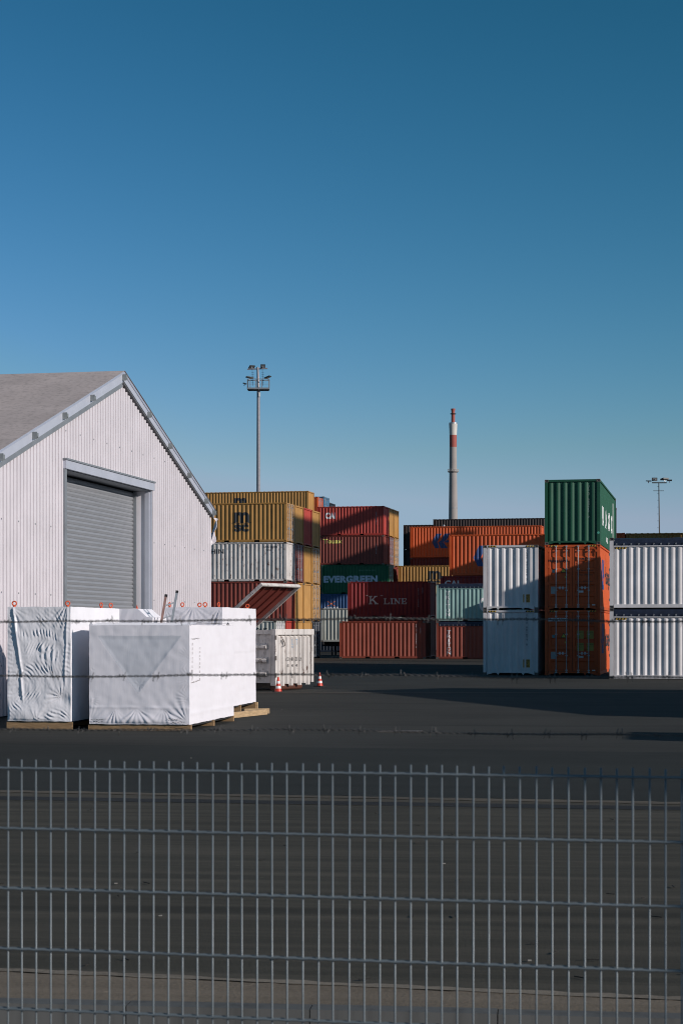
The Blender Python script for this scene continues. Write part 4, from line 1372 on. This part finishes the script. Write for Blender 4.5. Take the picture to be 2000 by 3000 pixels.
for (y0, z0, y1, z1) in ((0.10, 1.85, 0.75, 1.86), (0.10, 0.98, 0.75, 1.00), (0.12, 1.0, 0.14, 1.80), (0.76, 1.0, 0.78, 1.72)):
    n = 9
    for i in range(n):
        a, b = i / n, (i + 0.62) / n
        ya, yb, za, zb_ = y0 + (y1 - y0) * a, y0 + (y1 - y0) * b, z0 + (z1 - z0) * a, z0 + (z1 - z0) * b
        zj = random.uniform(-0.012, 0.012)
        pk.beam((wB + 0.026, ya, za + zj), (wB + 0.026, yb, zb_ + zj), 0.006, 0.008)
obj('pouch_stitching', pk, plain('dark_stitch', (0.12, 0.08, 0.05), 0.8), tb)
pr = MB()                                               # scrawled marker writing at the lower corner of the front
for q, (x0, zz) in enumerate(((wB - 0.42, 0.24), (wB - 0.34, 0.18), (wB - 0.20, 0.13), (0.04, 0.17), (0.05, 0.22))):
    for i in range(5):
        pr.beam((x0 + i * 0.055, -0.052, zz + random.uniform(-0.01, 0.01)), (x0 + i * 0.055 + 0.04, -0.052, zz + random.uniform(-0.014, 0.014)), 0.004, 0.008)
obj('marker_scrawl', pr, M_black_ink, tb)

# crate with a cut-off shoulder behind the tall one
OC = Vector((-5.30, 40.95, 0))
tc_ = thing('wrapped_crate', 'wrapped crate with a sloping shoulder, behind the tall wrinkled one and the ladder', 'crate', tuple(OC), CY, 'white shrink wrapped crates in front of the hall')
prof = [(0, 0.15), (0.98, 0.15), (0.98, 2.32), (0.84, 2.335), (0.63, 2.515), (0, 2.52)]
m = MB()
nn = 16
rows = []
for j in range(nn + 1):
    yy = 1.2 * j / nn
dense = []
for (a, b) in zip(prof, prof[1:] + prof[:1]):
    for k in range(14):
        dense.append((a[0] + (b[0] - a[0]) * k / 14, a[1] + (b[1] - a[1]) * k / 14))
nd = len(dense)
for j in range(nn + 1):
    for (x, zz) in dense:
        p = Vector((x, 1.2 * j / nn, zz))
        m.v.append(tuple(p + noise.noise_vector(p * 6) * 0.012))
for j in range(nn):
    for i in range(nd):
        a, b = j * nd + i, j * nd + (i + 1) % nd
        m.f.append([a, b, b + nd, a + nd]); m.m.append(0)
m.f.append(list(range(nd))); m.m.append(0)
m.f.append(list(range(nn * nd, (nn + 1) * nd))[::-1]); m.m.append(0)
obj('film_cover', m, M_film, tc_)
obj('base_timber', MB().box(0.02, 0.96, 0.05, 1.15, 0, 0.135), M_wood, tc_)
e = MB().tube([(0.55, 0.2, 2.515), (0.55, 0.2, 2.60)], [0.03, 0.008], 8)
obj('lifting_eye', e, M_eye, tc_)

OD = Vector((-4.262, 42.42, 0))
hD = 2.57 - 0.17
fD = [puller(1.42, hD + 0.02, 0.95, 0.016, 20, -3.0, -1.6, 0.6), puller(0.75, hD + 0.05, 0.60, 0.016, 18, -2.8, -0.3, 1.9), puller(0.05, hD, 0.6, 0.015, 18, -1.6, 0.1, 0.2)]
crate('tall crate in matt white film behind the wide low one, timbers sticking out', OD, 1.45, 3.77, 0.17, 2.57, lambda u, v: sum(f(u, v) for f in fD) + 0.008 * noise.noise(Vector((u * 5, v * 5, 1))),
      lambda u, v: 0.010 * noise.noise(Vector((u * 1.5, v * 5, 3))) + puller(0.5, 0.8, 0.5, 0.008, 16, ph=1.0)(u, v) - (0.012 if v < 1.3 else 0.0), None,
      [(0.95, 0.35, 0.4), (1.33, 0.15, 1.1), (1.32, 3.35, 0.3), (0.35, 0.5, 0.7), (0.65, 1.0, 0.2), (0.10, 0.25, 1.3)], res=0.02)
tm = obj('timber_beam', MB().box(0, 1.9, 0, 0.10, 0, 0.13), M_wood2, None, tuple(at(684, 40.9)), (0, 0, R(68)))
tag(tm, 'pale squared timber lying under the edge of the matt wrapped crate', 'timber')
tm = obj('timber_beam', MB().add([], []).box(0, 0.30, 0, 0.09, 0, 0.12).box(0.301, 0.42, 0, 0.09, 0.03, 0.12).box(0.421, 0.62, 0, 0.09, 0, 0.12), M_wood2, None, tuple(at(717, 43.0)), (0, 0, R(16)))
tag(tm, 'short notched offcut of timber lying on the asphalt beside the matt crate', 'timber')
tm = obj('timber_prop', MB().box(0, 0.09, 0, 0.09, 0, 0.165), M_wood2, None, tuple(at(744, 45.8)), (0, 0, CY))
tag(tm, 'upright timber block propping the far corner of the matt crate', 'timber')

# ladder leaning on the crates
ld = thing('ladder', 'aluminium ladder leaning between the wrapped crates, one rail reddish', 'ladder', tuple(at(447, 39.7)))
lt, lb = Vector((0.17, 1.35, 2.83)), Vector((-0.20, 0.1, 0.0))
sp = Vector((0.245, 0.10, 0.09))
obj('rail', MB().beam(lb, lt, 0.055, 0.028, (0, 1, 0)), plain('worn_red_rail', (0.34, 0.20, 0.17), 0.5, 0.2, 0.3), ld)
obj('rail', MB().beam(lb + sp, lt + sp, 0.055, 0.028, (0, 1, 0)), M_gal, ld)
rg = None
for i in range(9):
    k = 0.08 + i * 0.104
    a = lb.lerp(lt, k)
    obj('rung', MB().tube([a, a + sp * 0.98], 0.016, 8), M_gal, ld)
for q in (lt, lt + sp):
    obj('rail_cap', MB().beam(q - (lt - lb).normalized() * 0.04, q + (lt - lb).normalized() * 0.02, 0.065, 0.038, (0, 1, 0)), M_black, ld)

# ------------------------------------------------------------------ open skip (roll-off container)
SY = R(61.5)
PS = Vector((-2.21, 58.66, 0))
M_skip = paint('scuffed_white_skip_paint', (0.70, 0.655, 0.62), 0.70, 0.75)
M_skipin = paint('red_primer', (0.20, 0.045, 0.035), 0.2, 0.4)
sk = thing('skip_container', 'dirty white skip with its red lined lid propped open', 'skip', tuple(PS), SY)
SW, SL, ZB, ZT = 2.52, 5.6, 0.26, 2.05
m = MB()
m.box(0.05, SW - 0.05, 0.06, 0.10, ZB, ZT - 0.19)
for i in range(8):                                     # upright ribs with slanted heads
    x = 0.18 + i * 0.285
    zb = ZB - (0.10 if i % 2 else 0.04)
    zt = ZT - 0.20
    m.add([(x, 0.06, zb), (x + 0.04, -0.035, zb), (x + 0.13, -0.035, zb), (x + 0.17, 0.06, zb), (x, 0.06, zt), (x + 0.04, -0.035, zt - 0.09), (x + 0.13, -0.035, zt - 0.09), (x + 0.17, 0.06, zt)],
          [(0, 1, 5, 4), (1, 2, 6, 5), (2, 3, 7, 6), (4, 5, 6, 7), (0, 3, 2, 1)])
obj('end_wall', m, M_skip, sk)
obj('top_rail', MB().box(-0.03, SW + 0.03, -0.06, 0.13, ZT - 0.188, ZT), M_skip, sk)
obj('corner_post', MB().box(-0.02, 0.14, -0.05, 0.15, ZB - 0.08, ZT - 0.19), M_skip, sk)
obj('corner_post', MB().box(SW - 0.10, SW + 0.02, -0.05, 0.15, ZB - 0.02, ZT - 0.19), M_skip, sk)
obj('side_wall', MB().box(0.06, 0.10, 0.151, SL, ZB, ZT - 0.10), M_skip, sk)
obj('side_wall', MB().box(SW - 0.10, SW - 0.06, 0.151, SL, ZB, ZT - 0.10), M_skip, sk)
obj('back_wall', MB().box(0.101, SW - 0.101, SL - 0.05, SL, ZB, ZT - 0.1), M_skip, sk)
obj('top_rail', MB().box(-0.02, 0.13, 0.131, SL, ZT - 0.17, ZT - 0.03), M_skip, sk)
obj('top_rail', MB().box(SW - 0.13, SW + 0.02, 0.131, SL, ZT - 0.17, ZT - 0.03), M_skip, sk)
for z_ in (0.55, 1.0, 1.45):
    m = MB().add([(0.059, 0.30, z_ - 0.09), (-0.06, 0.30, z_ - 0.03), (-0.06, 0.30, z_ + 0.03), (0.059, 0.30, z_ + 0.13), (0.059, SL, z_ - 0.09), (-0.06, SL, z_ - 0.03), (-0.06, SL, z_ + 0.03), (0.059, SL, z_ + 0.13)],
                 [(0, 1, 2, 3), (7, 6, 5, 4), (0, 4, 5, 1), (1, 5, 6, 2), (2, 6, 7, 3)])
    obj('side_strake', m, M_skip, sk)
for z_ in (0.45, 1.02, 1.70):
    h_ = obj('hinge', MB().tube([(-0.035, -0.07, z_), (-0.035, -0.07, z_ + 0.14)], 0.035, 10), M_casting, sk)
obj('hook', MB().tube([(0.46, -0.05, 1.72), (0.50, -0.09, 1.60), (0.52, -0.09, 1.50), (0.48, -0.06, 1.48)], 0.018, 6), M_casting, sk)
for x in (0.5, 1.8):
    obj('floor_runner', MB().box(x, x + 0.14, 0.3, SL, 0.06, ZB - 0.002), M_casting, sk)
for y in (0.25, 4.6):
    obj('roller', MB().tube([(0.30, y, 0.11), (2.1, y, 0.11)], 0.105, 12), paint('rusty_roller', (0.12, 0.05, 0.035), 0.6, 0.6), sk)
ink2 = plain('worn_black_lettering', (0.05, 0.045, 0.045), 0.7)
def skip_text(s, x, z_, wd, ht, mt):
    V, F = text2d(s, wd, ht, 0.01)
    mm = MB(); mm.v = [(a + x, -0.039, b + z_) for a, b in V]; mm.f = F; mm.m = [0] * len(F)
    obj('lettering', mm, mt, sk)
for i, q in enumerate(('CO', 'NIN', 'EER', 'LH')):
    skip_text(q, 0.76 + i * 0.285 + 0.0, 0.98, 0.10 if i else 0.12, 0.13, ink2)
for i, q in enumerate(('0732', '400', '409')):
    skip_text(q, 0.78 + i * 0.285, 0.78, 0.095, 0.09, ink2)
bl = plain('faded_blue_print', (0.30, 0.42, 0.56), 0.7)
skip_text('T', 1.36, 1.52, 0.09, 0.20, bl); skip_text('SERVICE', 1.07, 1.42, 0.09, 0.07, bl); skip_text('L', 1.08, 1.52, 0.07, 0.20, bl)
# lid: hinged 2.35 m in from the end, raised by forty degrees
lid = bpy.data.objects.new('lid', MB().box(0.0, SW, -2.42, 0.0, 0.035, 0.055).mesh('lid'))
COL.objects.link(lid)
lid.parent = sk
lid.location = (0, 2.40, ZT + 0.02)
lid.rotation_euler = (R(-38), 0, 0)
lid.material_slots[0].link = 'OBJECT'; lid.material_slots[0].material = M_skipin
for (x0, x1, y0, y1) in ((-0.02, 0.035, -2.42, 0), (SW - 0.035, SW + 0.02, -2.42, 0), (0.036, SW - 0.036, -2.42, -2.37)):
    obj('lid_edge', MB().box(x0, x1, y0, y1, -0.075, 0.034), M_skip, lid)
for i in range(4):
    x = 0.45 + i * 0.5
    obj('lid_rib', MB().box(x, x + 0.05, -2.368, 0, -0.02, 0.034), M_skipin, lid)
# ------------------------------------------------------------------ traffic cones
M_cr = plain('cone_red', (0.62, 0.045, 0.02), 0.45)
M_cw = plain('cone_white', (0.75, 0.74, 0.73), 0.4)
cone_parts = []
def cone(label, p, rz):
    t = thing('traffic_cone', label, 'traffic cone', tuple(p), rz, 'traffic cones beside the skip')
    if not cone_parts:
        n = 20
        b = MB().box(-0.16, 0.16, -0.16, 0.16, 0, 0.03)
        cone_parts.append(('cone_base', b.mesh('cone_base'), M_black))
        def rr(z_):
            return 0.118 - (z_ - 0.03) * 0.20
        for (nm, z0, z1, mt) in (('red_band', 0.03, 0.125, M_cr), ('white_band', 0.125, 0.205, M_cw), ('red_band', 0.205, 0.285, M_cr), ('white_band', 0.285, 0.365, M_cw), ('red_band', 0.365, 0.50, M_cr)):
            cone_parts.append((nm, MB().tube([(0, 0, z0), (0, 0, z1)], [rr(z0), rr(z1)], n).mesh(nm, False), mt))
    for nm, me, mt in cone_parts:
        obj(nm, me, mt, t)
cone('red and white traffic cone at the near corner of the skip', at(815, 57.6), 0.3)
cone('red and white traffic cone standing alone on the asphalt right of the skip', at(936, 63.3), 0.9)

# drain cover in the yard
dg_ = thing('drain_grate', 'small iron drain grate set in the asphalt in front of the yard', 'drain', tuple(at(1172, 35.4, 0.0)), R(-8))
obj('grate_frame', MB().box(-0.42, 0.42, -0.25, -0.20, 0.002, 0.018).box(-0.42, 0.42, 0.20, 0.25, 0.002, 0.018), M_casting, dg_)
for i in range(14):
    obj('grate_bar', MB().box(-0.40 + i * 0.06, -0.375 + i * 0.06, -0.199, 0.199, 0.002, 0.016), M_casting, dg_)

# litter on the ground
M_pale = plain('pale_litter', (0.26, 0.24, 0.21), 0.8)
lm = MB()
for (u, Y) in ((340, 14.2), (1550, 10.9), (1300, 15.4), (826, 45.0), (470, 12.6), (560, 28.0), (1730, 17.0)):
    q = at(u, Y)
    lm.box(q.x - 0.011, q.x + 0.012, q.y - 0.009, q.y + 0.009, 0.013, 0.020)
lo = obj('litter', lm, M_pale); lo['kind'] = 'stuff'; lo['label'] = 'scattered pale scraps on the asphalt'
dm_ = MB()
for i in range(34):
    q = at(random.uniform(0, 2000), random.uniform(10, 20))
    a = random.uniform(0, 3.14)
    l_ = random.uniform(0.02, 0.10)
    dm_.beam((q.x, q.y, 0.016), (q.x + math.cos(a) * l_, q.y + math.sin(a) * l_, 0.018), 0.007, 0.006)
lo = obj('twigs', dm_, plain('dark_twigs', (0.02, 0.018, 0.015), 0.9)); lo['kind'] = 'stuff'; lo['label'] = 'small dark twigs and leaves strewn on the old asphalt'

# ------------------------------------------------------------------ light masts and chimney
ms = thing('floodlight_mast', 'tall grey floodlight mast with a caged platform, behind the ochre stacks', 'light mast', tuple(at(757, 190)))
M_pole = plain('mast_steel', (0.25, 0.245, 0.265), 0.45, 0.3)
M_lampd = plain('lamp_housing', (0.035, 0.04, 0.04), 0.5)
obj('pole', MB().tube([(0, 0, 0), (0, 0, 27.6), (-0.08, 0, 30.1)], [0.27, 0.17, 0.11], 16), M_pole, ms)
pf = MB()
for z_ in (27.75, 28.75):
    th = 0.16 if z_ < 28 else 0.07
    for (a, b) in (((-1.15, -0.55), (1.15, -0.55)), ((-1.15, 0.55), (1.15, 0.55)), ((-1.15, -0.55), (-1.15, 0.55)), ((1.15, -0.55), (1.15, 0.55))):
        pf.beam((*a, z_), (*b, z_), 0.07, th)
obj('platform_rail', pf, M_alu_dark, ms)
pf = MB()
for (x, y) in ((-1.15, -0.55), (1.15, -0.55), (-1.15, 0.55), (1.15, 0.55), (-0.85, -0.55), (-0.25, -0.55), (0.40, -0.55)):
    pf.box(x - 0.035, x + 0.035, y - 0.035, y + 0.035, 27.83, 28.715)
pf.beam((-1.15, -0.55, 28.2), (1.15, -0.55, 28.2), 0.03, 0.03)
obj('platform_posts', pf, M_alu_dark, ms)
obj('platform_floor', MB().box(-1.11, 1.11, -0.51, 0.51, 27.60, 27.66), M_under, ms)
obj('cross_arm', MB().beam((-1.20, 0, 29.86), (0.98, 0, 29.95), 0.14, 0.12), M_pole, ms)
def lamp(parent, c, tilt, yaw_, sx=0.62, sy=0.5, sz=0.10, mt=None):
    o = obj('floodlight', MB().box(-sx / 2, sx / 2, -sy / 2, sy / 2, -sz / 2, sz / 2), mt or M_lampd, parent, c, (tilt, 0, yaw_))
    obj('lamp_glass', MB().box(-sx / 2 + 0.04, sx / 2 - 0.04, -sy / 2 + 0.04, sy / 2 - 0.04, -sz / 2 - 0.012, -sz / 2 - 0.002), plain('lamp_glass', (0.16, 0.17, 0.18), 0.25), o)
    obj('lamp_bracket', MB().box(-0.04, 0.04, -0.04, 0.04, -sz / 2 - 0.22, -sz / 2 - 0.013), M_gal, o)
lamp(ms, (-0.72, 0.15, 30.12), R(-32), 0.5)
lamp(ms, (0.48, 0.0, 30.16), R(-58), 0.1, 0.5, 0.42, 0.2)
lamp(ms, (-0.92, -0.3, 28.95), R(8), 1.9, 0.6, 0.75)
lamp(ms, (1.00, -0.1, 29.0), R(18), -2.0, 0.55, 0.65)
lamp(ms, (-1.45, -0.1, 28.32), R(15), 1.8, 0.3, 0.4, 0.08)
obj('junction_box', MB().box(0.05, 0.22, -0.28, -0.17, 26.9, 27.35), M_cw, ms)
for x in (-0.60, 0.48):
    an = MB().tube([(x, -0.1, 28.1), (x - 0.05, -0.1, 29.85)], 0.02, 5)
    for i in range(6):
        z_ = 28.4 + i * 0.22
        an.tube([(x - 0.15, -0.1, z_), (x + 0.12, -0.1, z_)], 0.010, 4)
    obj('antenna', an, M_black, ms)

mr = thing('floodlight_mast', 'thin dark floodlight mast with climbing pegs, far right behind the white open tops', 'light mast', tuple(at(1934, 200)))
obj('pole', MB().tube([(0, 0, 0), (-0.22, 0, 18.5)], [0.11, 0.055], 10), plain('dark_mast_steel', (0.07, 0.065, 0.06), 0.6), mr)
pg = MB()
for i in range(14):
    z_ = 8 + i * 0.78
    pg.tube([(-0.10 - z_ * 0.006, 0, z_), (-0.32 - z_ * 0.006, 0, z_)], 0.018, 4)
obj('climbing_pegs', pg, M_black, mr)
obj('cross_arm', MB().box(-0.98, 0.66, -0.06, 0.06, 18.48, 18.60), M_lampd, mr)
obj('cross_arm', MB().box(-0.85, 0.35, -0.02, 0.02, 17.60, 17.66), M_lampd, mr)
lamp(mr, (-0.72, -0.1, 18.92), R(-80), 0.05, 0.58, 0.36, 0.26)
lamp(mr, (0.40, -0.1, 18.95), R(-10), 0.5, 0.75, 0.6, 0.16)
lamp(mr, (-1.35, 0.1, 18.75), R(8), 0.15, 0.55, 0.35, 0.10)
lamp(mr, (1.00, 0.1, 18.82), R(-8), -0.15, 0.55, 0.35, 0.10)

ch = thing('chimney', 'tall concrete chimney with a white and red top and a thin red flue', 'chimney', tuple(at(1326.5, 1000)))
M_conc = plain('chimney_concrete', (0.34, 0.305, 0.285), 0.85, 0, 0.06, 0.2)
M_chw = plain('chimney_white', (0.62, 0.58, 0.52), 0.7, 0, 0.04, 0.2)
M_chr = plain('chimney_red', (0.36, 0.085, 0.065), 0.7, 0, 0.05, 0.2)
obj('shaft', MB().tube([(0, 0, 0), (0, 0, 60), (0, 0, 90), (0, 0, 104.5)], [2.9, 2.52, 2.16, 2.05], 40).mesh('shaft', False), M_conc, ch)
obj('red_band', MB().tube([(0, 0, 104.5), (0, 0, 111.3)], [2.05, 2.06], 40).mesh('red_band', False), M_chr, ch)
obj('white_band', MB().tube([(0, 0, 111.3), (0, 0, 113.5), (0, 0, 117.6)], [2.07, 2.15, 2.34], 40).mesh('white_band', False), M_chw, ch)
obj('top_rim', MB().tube([(0, 0, 117.6), (0, 0, 118.3)], 2.36, 40), M_gal, ch)
obj('flue', MB().tube([(0, 0, 118.3), (0, 0, 124.6), (0, 0, 126.2)], [1.08, 1.0, 1.28], 24), M_chr, ch)
obj('flue_collar', MB().tube([(0, 0, 123.1), (0, 0, 123.5)], 1.65, 24), M_under, ch)
obj('platform', MB().tube([(0, 0, 90.3), (0, 0, 90.8)], [2.7, 3.15], 32), M_conc, ch)
rl = MB()
for i in range(24):
    a = 2 * math.pi * i / 24
    rl.tube([(math.cos(a) * 3.05, math.sin(a) * 3.05, 90.8), (math.cos(a) * 3.05, math.sin(a) * 3.05, 92.0)], 0.06, 4)
rl.tube([(math.cos(2 * math.pi * i / 24) * 3.05, math.sin(2 * math.pi * i / 24) * 3.05, 92.0) for i in range(25)], 0.07, 5, caps=False)
obj('railing', rl, M_chw, ch)
obj('joint_ring', MB().tube([(0, 0, 70.0), (0, 0, 70.3)], 2.44, 40), M_alu_dark, ch)

# ------------------------------------------------------------------ the mesh fence
M_fence = plain('fence_steel', (0.160, 0.187, 0.202), 0.42, 0.15, 0.12, 8)
FA, FB = Vector((-1.136, 5.91, 0)), Vector((1.060, 5.51, 0))
fd = (FB - FA).normalized()
FL = (FB - FA).length
fence = thing('mesh_fence', 'grey double wire mesh fence with barbed wire strands, nearest to us', 'fence', tuple(FA), math.atan2(fd.y, fd.x))
bar_me = MB().tube([(0, 0, -0.18), (0, 0, 1.616)], 0.0031, 8, caps=True).mesh('bar', True)
u0 = 24
xx = None
# first bar where the photograph has it
best = min((abs(((FA + fd * s).x / (FA + fd * s).y * FPX + 1000) - u0), s) for s in [i * 0.0005 for i in range(-100, 400)])
s0 = best[1]
for i in range(-44, 92):
    obj('bar', bar_me, M_fence, fence, (s0 + i * 0.05, 0, random.uniform(-0.002, 0.002)), (random.uniform(-0.002, 0.002), random.uniform(-0.002, 0.002), 0))
for k in range(9):
    z_ = 1.588 - 0.2 * k
    for yy in (-0.0078, 0.0078):
        pts = [(s0 - 2.25 + 0.025 * i, yy + (0.0011 if (i % 2) else -0.0004) * (1 if yy < 0 else -1), z_ + (0.0006 if i % 2 else -0.0006) + noise.noise(Vector((i * 0.08, k, yy * 50))) * 0.0011) for i in range(272)]
        obj('rail', MB().tube(pts, 0.0039, 8).mesh('rail', True), M_fence, fence)
for x in (-1.25 + s0 - 1.0 + 0.025, s0 + 2.275 + 0.2 + 0.05, s0 + 4.525):
    po = obj('post', MB().box(x - 0.03, x + 0.03, 0.02, 0.06, -0.28, 2.16), M_fence, fence)
    obj('post_cap', MB().box(x - 0.032, x + 0.032, 0.018, 0.062, 2.161, 2.175), M_black, po)
M_barb = plain('barbed_wire_steel', (0.10, 0.095, 0.09), 0.6, 0.3, 0.3, 10)
for z_, seed in ((2.085, 1), (1.905, 2), (1.725, 3)):
    bw = MB()
    n = 900
    def cl(s, ph):
        sag = -0.010 * math.sin(math.pi * ((s + 1.3) % 2.5) / 2.5) + noise.noise(Vector((s * 2.6, seed * 3.1, 0))) * 0.006 + noise.noise(Vector((s * 9, seed * 1.7, 4))) * 0.0022
        a = s * 2 * math.pi / 0.045 + ph
        return (s, 0.035 + 0.0024 * math.cos(a), z_ + sag + 0.0024 * math.sin(a))
    for ph in (0, math.pi):
        bw.tube([cl(-2.2 + 6.7 * i / n, ph) for i in range(n + 1)], 0.0016, 5)
    rnd = random.Random(seed)
    s_ = -2.1
    while s_ < 4.4:
        c = Vector(cl(s_, 0)); c.y = 0.035
        for q in range(2):
            a = rnd.uniform(0, 6.28)
            d = Vector((rnd.uniform(-0.25, 0.25), math.cos(a), math.sin(a))).normalized() * 0.017
            c2 = c + Vector((0.008 * (q * 2 - 1), 0, 0))
            bw.tube([c2 - d, c2 + d], [0.0006, 0.0015], 5)
        bw.tube([(c.x - 0.012 + 0.003 * i, c.y + 0.0042 * math.cos(i * 1.6), c.z + 0.0042 * math.sin(i * 1.6)) for i in range(9)], 0.0014, 5)
        s_ += 0.118 * rnd.uniform(0.93, 1.07)
    obj('barbed_wire', bw.mesh('barbed_wire', True), M_barb, fence)

# board added out of view on the right to shade the fence top
nb = thing('shade_board', 'large grey board on two posts, added out of view on the right to shade the fence', 'shade board', (3.0, 4.10, 0), math.atan2(-0.228, 0.80))
obj('board', MB().box(0, 3.6, 0, 0.06, 2.6, 3.9), M_gal, nb)
for x in (0.5, 3.0):
    obj('post', MB().box(x, x + 0.1, 0.061, 0.16, -0.28, 3.8), M_gal, nb)
